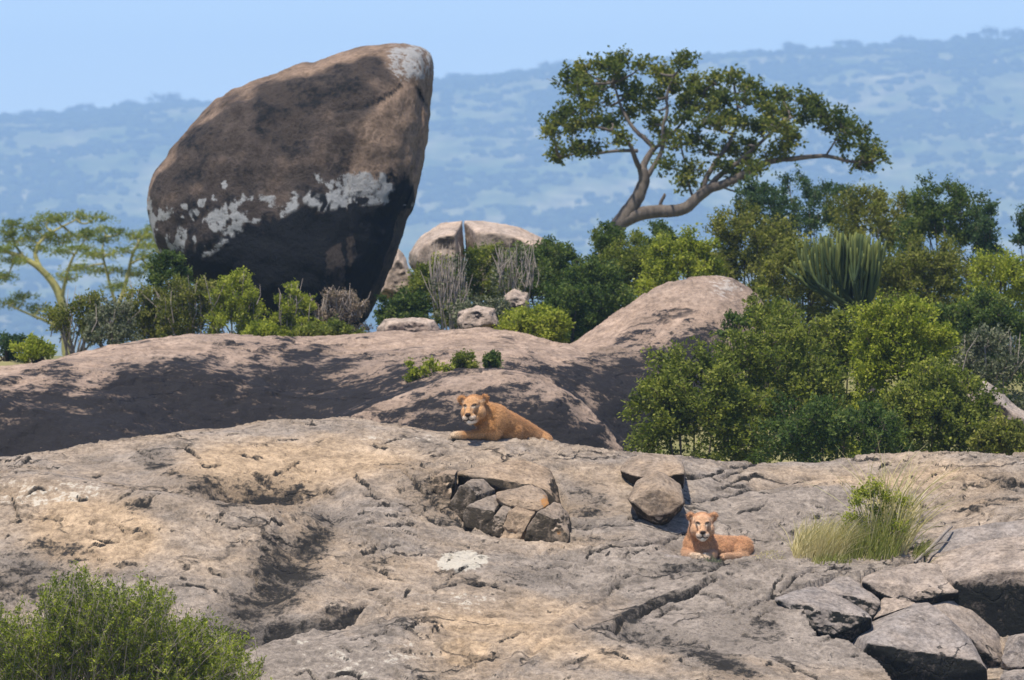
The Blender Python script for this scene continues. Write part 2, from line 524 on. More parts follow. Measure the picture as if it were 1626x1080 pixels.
# hidden trough behind the low front hump on the left
for u, v, Y, d in ((300, 812, 79.35, -0.16), (430, 822, 79.5, -0.22), (370, 818, 79.4, -0.22), (220, 792, 79.6, -0.08), (370, 812, 78.75, 0.03), (250, 797, 78.75, 0.03), (480, 812, 79.1, 0.02)):
    c(u, v, Y, d)
fg_base = tps(fg)
fx = np.linspace(-8.4, 8.4, 800)
fy = np.concatenate([np.linspace(73.4, 75.8, 40, endpoint=False), np.linspace(75.8, 82.6, 470, endpoint=False), np.linspace(82.6, 87, 50)])
X, Yf = np.meshgrid(fx, fy)
Zb = fg_base(X, Yf)
UU = 813 + X * F / Yf; VV = 540 - (Zb - CZ) * F / Yf      # survey coordinates of the bare surface
def flakes(x, y, k, amp, sx, sy, seed, warp=0.5):
    q = np.stack([x.ravel() * sx, y.ravel() * sy, np.full(x.size, seed)], 1)
    q[:, :2] += warp * np.stack([fbm(q * 1.7 + 5, 3), fbm(q * 1.7 + 11, 3)], 1)
    n = fbm(q, 5, gain=0.55) * k
    fr = n - np.floor(n)
    # sheets that end in a sharp broken lip
    return (amp * (sstep(0.0, 0.05, fr) - fr)).reshape(x.shape), fr.reshape(x.shape)
f1, e1 = flakes(X, Yf, 5.0, 0.040, 0.55, 0.75, 2.2)
f2, e2 = flakes(X, Yf, 6.0, 0.022, 1.6, 2.4, 7.7)
q3 = np.stack([X.ravel(), Yf.ravel(), Zb.ravel()], 1)
und = fbm(q3 * np.array([0.8, 0.9, 0.9]), 4).reshape(X.shape)
fine = fbm(q3 * np.array([5, 7, 7]), 4).reshape(X.shape)
Z = Zb + 0.075 * und + 0.012 * fine
amask = 0.45 + 0.55 * sstep(-0.2, 0.3, fbm(q3 * 0.6 + 40, 2).reshape(X.shape))
Z += (f1 + f2) * amask
# linear fractures running up the slope to the right
ql = np.stack([(X * 0.9 - (Yf - 78) * 0.55).ravel() * 0.55, ((Yf - 78) * 0.9 + X * 0.35).ravel() * 3.0, np.full(X.size, 4.4)], 1)
ql[:, 1] += 0.35 * fbm(q3 * 0.9, 3)
ln = fbm(ql, 4, gain=0.6).reshape(X.shape)
Z -= 0.030 * sstep(0.055, 0.0, np.abs(ln)) * sstep(-0.1, 0.25, fbm(q3 * 0.8 + 9, 3).reshape(X.shape))
# traced cracks and ledges
cracks = [
 ([(690, 934), (706, 931), (735, 926), (768, 930), (800, 938)], 4, 0.07),
 ([(330, 995), (420, 991), (500, 985), (545, 976), (580, 962)], 6, 0.10),
 ([(0, 999), (45, 996)], 6, 0.08),
 ([(945, 1010), (975, 1004), (990, 990), (1010, 984), (1060, 962), (1100, 948), (1135, 928)], 5, 0.10),
 ([(1150, 975), (1190, 962), (1228, 945), (1262, 922), (1292, 905)], 3, 0.06),
 ([(1228, 948), (1262, 955), (1280, 965), (1290, 990), (1300, 1004), (1330, 1010)], 4, 0.12),
 ([(735, 1040), (752, 1049), (775, 1046), (786, 1034)], 3, 0.05),
 ([(1235, 1052), (1275, 1066), (1300, 1078)], 4, 0.06),
 ([(1060, 905), (1100, 908), (1150, 903), (1180, 893)], 4, 0.08),
 ([(140, 858), (165, 865), (188, 862)], 3, 0.05),
 ([(270, 935), (300, 932), (330, 935)], 3, 0.04),
 ([(1090, 760), (1180, 742), (1240, 733)], 3, 0.04), ([(1100, 800), (1200, 775), (1290, 752)], 3, 0.05),
 ([(930, 880), (980, 872), (1050, 868), (1090, 850)], 3, 0.05), ([(905, 838), (960, 834), (1005, 838)], 4, 0.06),
 ([(640, 760), (690, 800), (735, 838), (770, 856)], 4, 0.08), ([(580, 790), (640, 800), (690, 838)], 3, 0.05),
 ([(1530, 760), (1570, 768), (1600, 765)], 4, 0.05),
 ([(380, 842), (420, 838), (450, 830)], 2.5, 0.04), ([(560, 1010), (590, 1004), (625, 1012)], 3, 0.05), ([(690, 1000), (700, 1010), (720, 1012)], 3, 0.04),
 ([(820, 905), (850, 912), (905, 906)], 3, 0.04), ([(980, 930), (1010, 936), (1040, 930)], 3, 0.04),
]
wob = 6 * fbm(q3 * 3.0 + 21, 3).reshape(X.shape)
crk = np.zeros(X.shape)
for poly, w, dep in cracks:
    d = seg_dist(UU, VV + wob, poly)
    a = sstep(w, w * 0.3, d)
    Z -= dep * a
    crk = np.maximum(crk, a)
r3 = np.random.default_rng(51)
for k in range(230):
    u0, v0 = r3.uniform(-20, 1640), r3.uniform(690, 1085)
    L = r3.uniform(14, 80); a = math.radians((-16 if u0 > 560 else 4) + r3.normal() * 16)
    poly = [(u0, v0)]
    for j in range(5):
        a2 = a + r3.normal() * 0.35
        poly.append((poly[-1][0] + L / 5 * math.cos(a2), poly[-1][1] + L / 5 * math.sin(a2)))
    us = [q[0] for q in poly]; vs = [q[1] for q in poly]
    sel = np.nonzero((UU > min(us) - 12) & (UU < max(us) + 12) & (VV > min(vs) - 14) & (VV < max(vs) + 14))
    if len(sel[0]) == 0:
        continue
    w = r3.uniform(1.6, 3.0)
    vv_ = VV[sel] + wob[sel] * 0.5
    d = seg_dist(UU[sel], vv_, poly)
    endf = np.clip(np.minimum(UU[sel] - min(us), max(us) - UU[sel]) / (0.25 * L + 1), 0, 1)
    aa = sstep(w, w * 0.25, d) * endf
    lipv = sstep(9, 1, d) * endf * (vv_ < np.interp(UU[sel], *zip(*sorted(poly))))
    Z[sel] += r3.uniform(0.012, 0.03) * lipv - r3.uniform(0.03, 0.06) * aa
    crk[sel] = np.maximum(crk[sel], 0.8 * aa)
# water channel, overhung bowl, ledge step, cave under the diagonal crack, parallel low ribs
def along(poly, w):
    return sstep(1.0, 0.0, seg_dist(UU, VV + wob, poly) / w)
Z -= 0.13 * along([(530, 822), (490, 850), (455, 900), (410, 950), (365, 985)], 62)
Z -= 0.16 * sstep(1.0, 0.25, np.hypot((UU - 400) / 115, (VV - 792) / np.where(VV < 792, 34, 16)))
Z += 0.07 * along([(-40, 772), (130, 778), (250, 800), (360, 822), (430, 824)], 24)
line = np.interp(UU, [300, 340, 430, 500, 560, 640, 760], [1000, 994, 990, 985, 976, 962, 955]) + wob
Z -= 0.13 * sstep(-3, 5, VV - line) * sstep(55, 10, VV - line) * sstep(300, 350, UU) * sstep(660, 560, UU)
Z -= 0.16 * sstep(1.0, 0.3, np.hypot((UU - 1035) / 85, (VV - 1012 - (UU - 1035) * 0.12) / 17))
Z += 0.06 * along([(945, 1012), (975, 1000), (1000, 984), (1060, 958), (1135, 926)], 16)
for a_ in (0, 34):
    Z += 0.045 * along([(780 + a_, 1085), (850 + a_, 1020), (905 + a_, 975), (965 + a_, 938)], 12)
Z += 0.05 * along([(560, 778), (640, 768), (720, 745), (800, 722)], 26)
Z -= 0.06 * along([(1200, 770), (1350, 748), (1500, 745)], 16) - 0.05 * along([(1180, 812), (1300, 792), (1450, 775), (1600, 768)], 22)
# hollow below the block cluster and the gaps between the right-hand blocks
pit = in_poly(UU, VV, [(690, 765), (735, 838), (780, 862), (905, 866), (910, 800), (880, 755), (730, 745)])
pit = pit * sstep(0, 14, seg_dist(UU, VV, [(690, 765), (735, 838), (780, 862), (905, 866), (910, 800), (880, 755), (730, 745), (690, 765)]) + 4 * wob / 6)
Z -= 0.11 * pit
gap = in_poly(UU, VV, [(1300, 1006), (1282, 968), (1229, 949), (1284, 928), (1332, 908), (1372, 906), (1450, 896), (1520, 890), (1700, 880), (1900, 880), (1900, 1200), (1700, 1200), (1450, 1200), (1424, 1090), (1395, 1050), (1350, 1018)])
gsoft = sstep(0.0, 1.0, gap.astype(float))
Z -= 0.55 * gsoft
Z -= 0.22 * in_poly(UU, VV, [(1465, 895), (1505, 848), (1545, 838), (1605, 842), (1640, 830), (1900, 820), (1900, 882), (1700, 882), (1520, 892)])
# local hollow where the second lioness lies
Z -= 0.03 * np.exp(-(((UU - 1140) / 55) ** 2 + ((VV - 888) / 10) ** 2))
def ell(u, v, ru, rv, ang=0.0, soft=0.45):
    a = math.radians(ang); du, dv = UU - u, VV - v
    s = (du * math.cos(a) + dv * math.sin(a)) / ru; t = (-du * math.sin(a) + dv * math.cos(a)) / rv
    return sstep(1 + soft, 1 - soft, np.sqrt(s * s + t * t))
stain_shade = np.zeros(X.shape); warm = np.zeros(X.shape); pale = np.zeros(X.shape)
for a in ((400, 790, 95, 24, 0, .78), (330, 775, 70, 18, 10, .55), (498, 850, 46, 28, -35, .85), (455, 905, 55, 48, -50, .9), (405, 960, 70, 34, -25, .85), (520, 815, 40, 12, -10, .6),  # bowl face darkened as painted shade; the channel streak is water stain
          (45, 920, 60, 42, 0, .62), (90, 880, 40, 25, 0, .5), (245, 735, 30, 16, 0, .5), (150, 735, 30, 8, 0, .4),
          (1010, 975, 70, 10, -22, .75), (1050, 1020, 80, 18, 12, .7), (1150, 1062, 60, 20, 25, .75), (1000, 990, 40, 10, -30, .7),  # shade painted along the diagonal crack and its hollow
          (850, 925, 60, 14, 0, .45), (1110, 905, 90, 10, -5, .5), (930, 800, 40, 30, 0, .45), (1560, 800, 70, 10, 0, .45), (1600, 775, 40, 12, 0, .5),
          (1180, 1000, 60, 40, 0, .35), (690, 800, 60, 30, 30, .45), (640, 745, 50, 12, 0, .4), (220, 810, 50, 16, 0, .25), (940, 860, 60, 8, 0, .4), (600, 890, 50, 10, 0, .3)):
    stain_shade = np.maximum(stain_shade, 0.80 * a[5] * ell(*a[:5], soft=0.75))
stain_shade = np.maximum(stain_shade, 0.85 * crk)
lip = sstep(0.12, 0.0, e1) * amask
stain_shade = np.maximum(stain_shade, 0.42 * lip)
for a in ((420, 745, 130, 40, 0, .5), (150, 850, 90, 60, 0, .5), (560, 730, 100, 40, 0, .35), (840, 1000, 200, 50, -10, .3), (1480, 780, 120, 40, 0, .25), (740, 1035, 40, 20, 0, .7), (1000, 1040, 80, 30, 0, .3), (1300, 760, 120, 20, 0, .35)):
    warm = np.maximum(warm, a[5] * ell(*a[:5]))
warm -= 0.45 * ell(1150, 960, 250, 90, 0, .8) + 0.4 * ell(480, 1050, 160, 60, 0, .8) + 0.35 * ell(1250, 820, 200, 60, 0, .8)
for a in ((735, 896, 42, 17, 0, .72), (60, 790, 120, 14, 0, .35), (560, 1050, 160, 30, 0, .25), (700, 960, 100, 20, 0, .28), (480, 1003, 14, 4, 0, .5), (640, 700, 80, 12, 0, .25)):
    pale = np.maximum(pale, a[5] * ell(*a[:5], soft=0.2))
me = mesh_np('rock_outcrop', np.stack([X, Yf, Z], -1).reshape(-1, 3), grid_faces(len(fy), len(fx)))
set_attr(me, 'mask', np.stack([stain_shade, np.clip(warm, -.5, 1), pale], -1).reshape(-1, 3))
mat_rock = rock_material('granite_foreground', (0.30, 0.25, 0.205), (0.47, 0.34, 0.22), (0.028, 0.025, 0.022), (0.62, 0.56, 0.46), 1.0, (0.8, 1.3, 1.3), (0, 0, 0.3), 0.9, 1.3, 0.75)
o = link('rock_outcrop', me, mat_rock)
o['kind'] = 'structure'
tag(o, 'broad cracked tan and grey granite back that both lionesses lie on', 'rock')
_FX, _FY, _FZ = fx, fy, Z
def rock_z(x, y):
    i = int(np.clip(np.searchsorted(_FY, y) - 1, 0, len(_FY) - 2)); j = int(np.clip(np.searchsorted(_FX, x) - 1, 0, len(_FX) - 2))
    ty = (y - _FY[i]) / (_FY[i + 1] - _FY[i]); tx = (x - _FX[j]) / (_FX[j + 1] - _FX[j])
    return float((_FZ[i, j] * (1 - tx) + _FZ[i, j + 1] * tx) * (1 - ty) + (_FZ[i + 1, j] * (1 - tx) + _FZ[i + 1, j + 1] * tx) * ty)

# -------- middle ridge with its humps
mr = []
def c2(u, v, Y, dz=0.0):
    p = P(u, v, Y); mr.append((p[0], p[1], p[2] + dz))
for u, v, Y in ((-200, 640, 105), (-100, 612, 105.5), (0, 588, 106), (100, 570, 107), (200, 548, 108), (300, 537, 108.5), (400, 541, 109), (500, 539, 110), (600, 534, 110), (700, 530, 110), (765, 523, 110), (830, 535, 110.3), (900, 549, 110.5)):
    c2(u, v, Y)
    p = P(u, v, Y); mr.append((p[0], Y + 2.5, p[2] - 0.12)); mr.append((p[0], Y + 6, p[2] - 0.5)); mr.append((p[0], Y + 11, p[2] - 1.5))
for u in (-200, 0, 150, 300, 450):
    vc = np.interp(u, [-200, 0, 200, 300, 450], [640, 588, 548, 537, 540]); Yc = np.interp(u, [-200, 0, 300, 450], [105, 106, 108.5, 109.5])
    for t, dv in ((0.25, 0.12), (0.6, 0.45), (1.0, 1.0)):
        c2(u, vc + (720 - vc) * dv, Yc - 5.5 * t)
    c2(u, 800, 101.0); c2(u, 1000, 99.0)
c2(150, 640, 104.0, 0.08); c2(330, 610, 105.5, 0.10); c2(60, 650, 103.5, 0.05)
for u, v, Y in ((560, 662, 101.6), (640, 627, 102), (700, 603, 102.3), (800, 588, 102.6), (860, 597, 102.6), (930, 646, 102.2), (990, 716, 101.8)):
    c2(u, v, Y)
for u, v, Y in ((560, 560, 108.5), (560, 610, 106), (640, 560, 108), (640, 600, 105.5), (720, 560, 107.5), (720, 592, 105.0), (800, 560, 107.5), (800, 596, 105.0), (870, 575, 107.5), (870, 612, 105.5), (930, 600, 107.5), (930, 660, 105.0), (990, 640, 107.0), (990, 725, 104.0)):
    c2(u, v, Y, -0.02)
for u, v, Y in ((620, 680, 101.2), (700, 650, 101.2), (800, 645, 101.2), (880, 655, 101.3), (700, 720, 100.5), (800, 720, 100.4), (900, 720, 100.8), (700, 900, 99), (850, 900, 99), (990, 850, 100)):
    c2(u, v, Y)
for u, v, Y in ((910, 547, 111), (960, 512, 111.3), (1000, 484, 111.6), (1040, 461, 111.8), (1075, 448, 112), (1110, 443, 112), (1150, 447, 112), (1185, 462, 112), (1212, 490, 112), (1228, 530, 111.6), (1240, 600, 111)):
    c2(u, v, Y)
    p = P(u, v, Y); mr.append((p[0], Y + 1.3, p[2] - 0.35)); mr.append((p[0], Y + 3, p[2] - 1.3))
for u, v, Y in ((1110, 490, 110.6), (1050, 505, 110.5), (1170, 500, 110.8), (1110, 540, 109.8), (1030, 545, 109.8), (1180, 560, 110), (980, 560, 109.6), (1060, 600, 108.8), (1140, 620, 108.8), (1000, 600, 108.6), (1060, 680, 107.6), (1150, 700, 108), (1100, 850, 106.5), (1230, 760, 108)):
    c2(u, v, Y)
mr_base = tps(mr)
mx_ = np.linspace(-9.3, 4.2, 480); my_ = np.concatenate([np.linspace(98.5, 113.2, 330, endpoint=False), np.linspace(113.2, 120, 30)])
X, Ym = np.meshgrid(mx_, my_)
Zb = mr_base(X, Ym)
Zb = np.where(Ym > 113, np.minimum(Zb, ground_z(X, Ym) + 0.05 - (Ym - 113) * 0.05), Zb)
q3 = np.stack([X.ravel(), Ym.ravel(), Zb.ravel()], 1)
Z = Zb + 0.07 * fbm(q3 * 0.9, 4).reshape(X.shape) + 0.012 * fbm(q3 * 5, 3).reshape(X.shape)
dirs0 = np.stack([(X * 0.75 + Zb * 0.9).ravel() * 0.8, (Ym * 0.5).ravel(), (Zb * 0.75 - X * 0.45).ravel() * 3.4], 1)
fl, fe = flakes(X, Ym, 4.0, 0.045, 0.4, 0.5, 5.2)
Z += fl * 0.9 + 0.05 * fbm(dirs0, 4, gain=0.6).reshape(X.shape)
UU = 813 + X * F / Ym; VV = 540 - (Zb - CZ) * F / Ym
crest = np.interp(UU, [-200, 0, 100, 200, 300, 500, 700, 765, 830, 900, 960, 1040, 1110, 1170, 1228], [640, 588, 570, 548, 537, 539, 531, 523, 536, 549, 512, 461, 443, 452, 530])
below = VV - crest
# black water stains over the steep flank, tongues of bare pink granite running through it
dirs = np.stack([(X * 0.75 + Zb * 0.9).ravel() * 0.8, (Ym * 0.5).ravel(), (Zb * 0.75 - X * 0.45).ravel() * 3.4], 1)
tong = fbm(dirs, 5, gain=0.6).reshape(X.shape)
lim = np.interp(UU, [-100, 0, 120, 250, 420, 560, 700, 850, 960, 1100, 1230], [38, 40, 42, 46, 44, 48, 75, 60, 72, 95, 110])
stain_shade = sstep(-55, 60, below - lim + 95 * tong)
dome = in_poly(UU, VV, [(430, 700), (560, 662), (640, 627), (700, 603), (800, 588), (860, 597), (930, 646), (990, 716), (990, 800), (430, 800)]) & (Ym < 103.2)
dcrest = np.interp(UU, [430, 560, 640, 700, 800, 860, 930, 990], [700, 662, 627, 603, 588, 597, 646, 716])
stain_shade = np.where(dome, sstep(-35, 60, (VV - dcrest) - 18 + 70 * tong), stain_shade)
stain_shade = np.maximum(stain_shade, 0.9 * ((UU > 840) & (UU < 1020) & (VV > 585 + 0.0 * UU) & (Ym > 103.2)) * sstep(-0.5, 0.1, tong + 0.15))
pale = 0.42 * sstep(40, 5, np.hypot((UU - 1150) * 0.6, VV - 455)) + 0.25 * sstep(0.25, 0.6, tong)
me = mesh_np('rock_ridge', np.stack([X, Ym, Z], -1).reshape(-1, 3), grid_faces(len(my_), len(mx_)))
set_attr(me, 'mask', np.stack([stain_shade * 1.12, 0.35 * np.ones_like(stain_shade), pale], -1).reshape(-1, 3))
mat_ridge = rock_material('granite_ridge', (0.25, 0.20, 0.165), (0.40, 0.29, 0.215), (0.022, 0.020, 0.021), (0.52, 0.46, 0.40), 0.8, (0.7, 1, 2.6), (0, 0.5, 0), 0.9, 1.0, 0.45, 1.15)
o = link('rock_ridge', me, mat_ridge)
o['kind'] = 'structure'
tag(o, 'long dark-stained granite whaleback with pink crest behind the lionesses', 'rock')

# ------------------------------------------------------------------ boulders and blocks
def hull_planes(pts):
    bm = bmesh.new()
    for p in pts:
        bm.verts.new(p)
    r = bmesh.ops.convex_hull(bm, input=bm.verts[:])
    bmesh.ops.delete(bm, geom=[v for v in bm.verts if not v.link_faces], context='VERTS')
    bm.normal_update()
    bmesh.ops.recalc_face_normals(bm, faces=bm.faces[:])
    cen = np.mean([v.co[:] for v in bm.verts], axis=0)
    pl = []
    for f in bm.faces:
        n = np.array(f.normal[:]); h = float(np.dot(n, np.array(f.verts[0].co[:]) - cen))
        if h < 0: n, h = -n, -h
        if all(np.dot(n, q[0]) < 0.995 or abs(h - q[1]) > 0.02 for q in pl):
            pl.append((n, max(h, 0.01)))
    bm.free()
    return cen, np.array([q[0] for q in pl]), np.array([q[1] for q in pl])
_ICO = {k: ico(k) for k in (5, 6)}
def hull_rock(name, pts, mat, label, cat='rock', p=40, rough=0.014, fine=0.008, sub=6, group=None, mask=None, seed=0.0, chip=0.03):
    cen, N, H = hull_planes(pts)
    D, Fc = _ICO[sub]
    p = p * 6.0
    k = np.maximum(D @ N.T / H[None, :], 1e-6)
    km = k.max(1)
    r = 1.0 / (km * ((k / km[:, None]) ** p).sum(1) ** (1.0 / p))
    V = D * r[:, None]
    size = float(np.mean(H))
    q = (V + cen + seed)
    disp = rough * fbm(q * 2.2 / max(size, .15) * 0.5, 4) + fine * fbm(q * 18, 4) - chip * sstep(0.25, 0.5, fbm(q * 1.6 / max(size, .15) * 0.4 + 31, 3))
    V = V * (1 + (disp / np.maximum(r, 0.05)))[:, None]
    me = mesh_np(name, V, Fc)
    W = V + cen
    nv = np.empty(len(V) * 3, np.float32); me.vertices.foreach_get('normal', nv); nv = nv.reshape(-1, 3).astype(float)
    mk = np.zeros((len(V), 3)) if mask is None else mask(W, V, nv)
    set_attr(me, 'mask', mk)
    o = link(name, me, mat)
    o.location = cen
    if label:
        tag(o, label, cat, group)
    return o
def px(poly, Y):
    return [tuple(P(u, v, y if y is not None else Y)) for (u, v, y) in [(q + (None,))[:3] for q in poly]]
# -------- the great leaning boulder: outline surveyed, built as a full rounded solid
OUT = [(690, 108), (686, 160), (672, 235), (662, 290), (652, 345), (632, 395), (612, 440), (592, 488), (560, 530), (480, 545), (420, 530), (340, 470), (290, 440), (268, 420), (248, 385), (237, 350), (234, 320), (242, 290),
       (262, 250), (285, 215), (310, 185), (340, 160), (385, 138), (440, 118), (500, 95), (550, 80), (590, 72), (640, 68), (668, 72), (684, 85)]
BY = 122.0
OP = np.array([P(u, v, BY) for u, v in OUT])
BC = P(455, 320, BY)
rel = OP - BC
th = np.arctan2(rel[:, 2], rel[:, 0]); rr = np.hypot(rel[:, 0], rel[:, 2])
od = np.argsort(th); th, rr = th[od], rr[od]
tt = np.linspace(-math.pi, math.pi, 721)
Rr = np.interp(tt, np.concatenate([th - 2 * math.pi, th, th + 2 * math.pi]), np.tile(rr, 3))
ker = np.exp(-np.linspace(-2, 2, 13) ** 2); ker /= ker.sum()
Rr = np.convolve(np.concatenate([Rr[-13:], Rr, Rr[:13]]), ker, 'same')[13:-13]
D, Fc = ico(7)
phi = np.arctan2(D[:, 2], D[:, 0]); cl = np.hypot(D[:, 0], D[:, 2])
R = np.interp(phi, tt, Rr)
ca_ = np.arccos(np.clip(cl, 0, 1))                      # 0 on the outline, 90 deg front / back
rad = np.cos(ca_) ** 0.62
V = np.stack([np.cos(phi) * R * rad, np.sign(D[:, 1]) * 1.75 * np.sin(ca_) ** 0.8, np.sin(phi) * R * rad], 1)
# upper face leans back, the lower face hangs forward
V[:, 1] += 0.22 * V[:, 2]
lx, lz = V[:, 0] * F / BY + 455, 320 - V[:, 2] * F / BY
front = D[:, 1] < 0.15
# the split that runs to the right-hand edge: the block below it stands proud
crk = [(540, 182), (575, 178), (600, 168), (625, 150), (645, 132), (662, 130), (672, 148), (682, 165)]
dc = seg_dist(lx, lz, crk)
V[:, 1] += np.where(front, 0.025 * sstep(9, 1.0, dc), 0)
lzw = lz + 4 * fbm(np.stack([lx / 22, lz / 22, 0 * lx], 1), 3)
lower_right = in_poly(lx, lzw, crk[::-1] + [(560, 260), (560, 480), (600, 480), (690, 300)]) & front
V[:, 1] -= np.where(lower_right, 0.04 * sstep(0, 12, dc), 0)
edge = sstep(6, 2, seg_dist(lx, lz, [(672, 148), (668, 200), (655, 260), (640, 330)])) * front
V[:, 1] += 0.08 * edge
q = V + 3.3
nrm = V / np.linalg.norm(V, axis=1)[:, None]
disp = 0.15 * fbm(q * 0.7, 4) + 0.05 * fbm(q * 2.5, 4) + 0.010 * fbm(q * 9, 3)
V = V + nrm * disp[:, None]
n_lo = fbm(np.stack([lx / 60, lz / 60, V[:, 1]], 1), 4)
n_st = fbm(np.stack([lx / 13, lz / 80, V[:, 1]], 1), 4)     # vertical streaks
top = np.interp(lx, [230, 260, 330, 380, 430, 480, 540, 600, 640, 660], [330, 400, 395, 372, 345, 325, 305, 278, 290, 320])
stain_shade = 1.25 * sstep(-22, 16, lz - top + 26 * n_lo + 16 * n_st)
brown = in_poly(lx, lz, [(522, 400), (545, 385), (552, 420), (556, 500), (515, 500)]) | in_poly(lx, lz, [(552, 380), (566, 375), (572, 410), (556, 430)]) | in_poly(lx, lz, [(640, 335), (655, 330), (640, 400), (590, 500), (565, 510), (600, 440)])
stain_shade = np.where(brown, stain_shade * 0.25, stain_shade)
n_g = n_lo + 0.5 * fbm(q * 2.2 + 8, 4)
topline = np.interp(lx, [234, 310, 385, 500, 590, 690], [320, 185, 138, 95, 72, 80])
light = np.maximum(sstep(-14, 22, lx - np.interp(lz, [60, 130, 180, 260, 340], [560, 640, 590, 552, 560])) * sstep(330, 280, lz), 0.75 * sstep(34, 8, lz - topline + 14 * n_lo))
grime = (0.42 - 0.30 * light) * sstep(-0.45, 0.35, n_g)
stain_shade = np.maximum(stain_shade, grime)
n_sp = fbm(np.stack([lx / 9, lz / 11, V[:, 1]], 1), 3); n_m = fbm(np.stack([lx / 26, lz / 34, V[:, 1] + 7], 1), 4)
band = np.interp(lx, [232, 250, 300, 340, 380, 440, 500, 560, 610, 640], [320, 350, 362, 355, 335, 322, 312, 296, 290, 320])
wid = np.interp(lx, [232, 260, 300, 360, 420, 500, 560, 610, 640], [60, 62, 50, 46, 26, 26, 34, 34, 8])
lich = sstep(1.15, 0.55, np.abs(lz - band - wid * 0.35) / wid) * sstep(-0.12, 0.16, n_m + 0.5 * n_sp)
lich = np.maximum(lich, 0.9 * sstep(1.3, 0.7, np.hypot((lx - 575) / 36, (lz - 297) / 22) + 0.6 * n_m))
for (a, b, s) in ((361, 296, 7), (327, 325, 7), (318, 340, 6), (420, 322, 8), (512, 287, 8), (345, 318, 5), (440, 326, 10), (300, 330, 6), (376, 333, 6), (392, 318, 6), (470, 318, 9)):
    lich = np.maximum(lich, sstep(1.25, 0.75, np.hypot(lx - a, lz - b) / s + 0.5 * n_sp))
drip = sstep(-0.02, 0.16, n_st + 0.3 * n_m) * sstep(-6, 6, lz - band) * sstep(1.0, 0.2, (lz - band) / np.interp(lx, [235, 300, 360, 450, 620], [95, 85, 60, 40, 34]))
lich = np.maximum(lich, 0.95 * drip)
lich = np.maximum(lich, 0.8 * sstep(0.42, 0.55, fbm(np.stack([lx / 5, lz / 5, V[:, 1]], 1), 2)) * sstep(60, 20, np.abs(lz - band - 10)))
lich = np.where(brown, 0, lich)
tip = 0.62 * sstep(1.3, 0.5, np.hypot((lx - 655) / 48, (lz - 95) / 38) + 0.4 * n_lo)
stain_shade = np.maximum(stain_shade * (1 - 0.93 * lich), 0.62 * sstep(6.5, 1.0, dc + 2.5 * n_lo) * front)
stain_shade = stain_shade * (1 - 0.9 * (tip > 0.2))
me = mesh_np('leaning_boulder', V, Fc)
set_attr(me, 'mask', np.stack([stain_shade, -0.30 + 0.75 * light - 0.6 * n_g, np.maximum(lich * 0.72, tip)], 1))
mat_boulder = rock_material('granite_boulder', (0.072, 0.057, 0.049), (0.25, 0.175, 0.125), (0.010, 0.011, 0.013), (0.36, 0.365, 0.36), 0.75, (1, 1, 0.8), (0, 0.4, 0), 0.9, 0.6, 0.0, 0.7)
o = link('leaning_boulder', me, mat_boulder)
o.location = BC
tag(o, 'huge leaning boulder with black base and white lichen band', 'boulder')

mat_block = rock_material('granite_blocks', (0.27, 0.225, 0.185), (0.38, 0.275, 0.185), (0.045, 0.036, 0.026), (0.42, 0.19, 0.05), 1.6, (1, 1, 1), (0, 0, 0), 1.0)
mat_far_rock = rock_material('granite_far', (0.32, 0.27, 0.23), (0.44, 0.33, 0.25), (0.05, 0.04, 0.035), (0.5, 0.45, 0.4), 0.8, (1, 1, 1.5), (0, 0, 0), 0.5)
mat_slab = rock_material('granite_slabs', (0.28, 0.245, 0.22), (0.38, 0.30, 0.235), (0.018, 0.018, 0.016), (0.52, 0.28, 0.07), 1.3, (1, 1, 1), (0, 0, 0), 0.9, 1.0, 0.8)
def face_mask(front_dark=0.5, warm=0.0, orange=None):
    """shade painted dark on the broken front faces, the old top surface is bare"""
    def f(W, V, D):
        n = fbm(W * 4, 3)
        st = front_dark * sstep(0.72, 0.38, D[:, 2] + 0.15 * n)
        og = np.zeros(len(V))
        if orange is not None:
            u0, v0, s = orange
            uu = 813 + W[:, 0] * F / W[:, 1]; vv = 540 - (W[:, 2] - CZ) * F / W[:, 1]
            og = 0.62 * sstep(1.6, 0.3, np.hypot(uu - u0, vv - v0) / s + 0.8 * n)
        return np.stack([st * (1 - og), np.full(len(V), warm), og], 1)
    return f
def block(name, front, Yf, back, Yb, label, mat=None, mask=None, p=18, drop=0.30, group=None, rough=0.022, sub=6, chip=0.035, seed=0.0):
    fv = [q[1] for q in front]
    vm, vM = min(fv), max(fv)
    pts = []
    for (u, v) in front:       # the face leans back towards its top
        pts.append(tuple(P(u, v, Yf + 0.10 * (vM - v) / max(vM - vm, 1))))
    for (u, v) in back:
        b = P(u, v, Yb); pts.append(tuple(b)); pts.append((b[0], b[1], b[2] - drop))
    for (u, v) in front:
        if v > vm + 0.6 * (vM - vm):
            b = P(u, v, Yf); pts.append((b[0], b[1] + 0.1, b[2] - 0.12))
    return hull_rock(name, pts, mat or mat_block, label, 'rock', p, rough, 0.011, sub, group, mask or face_mask(), seed, chip)
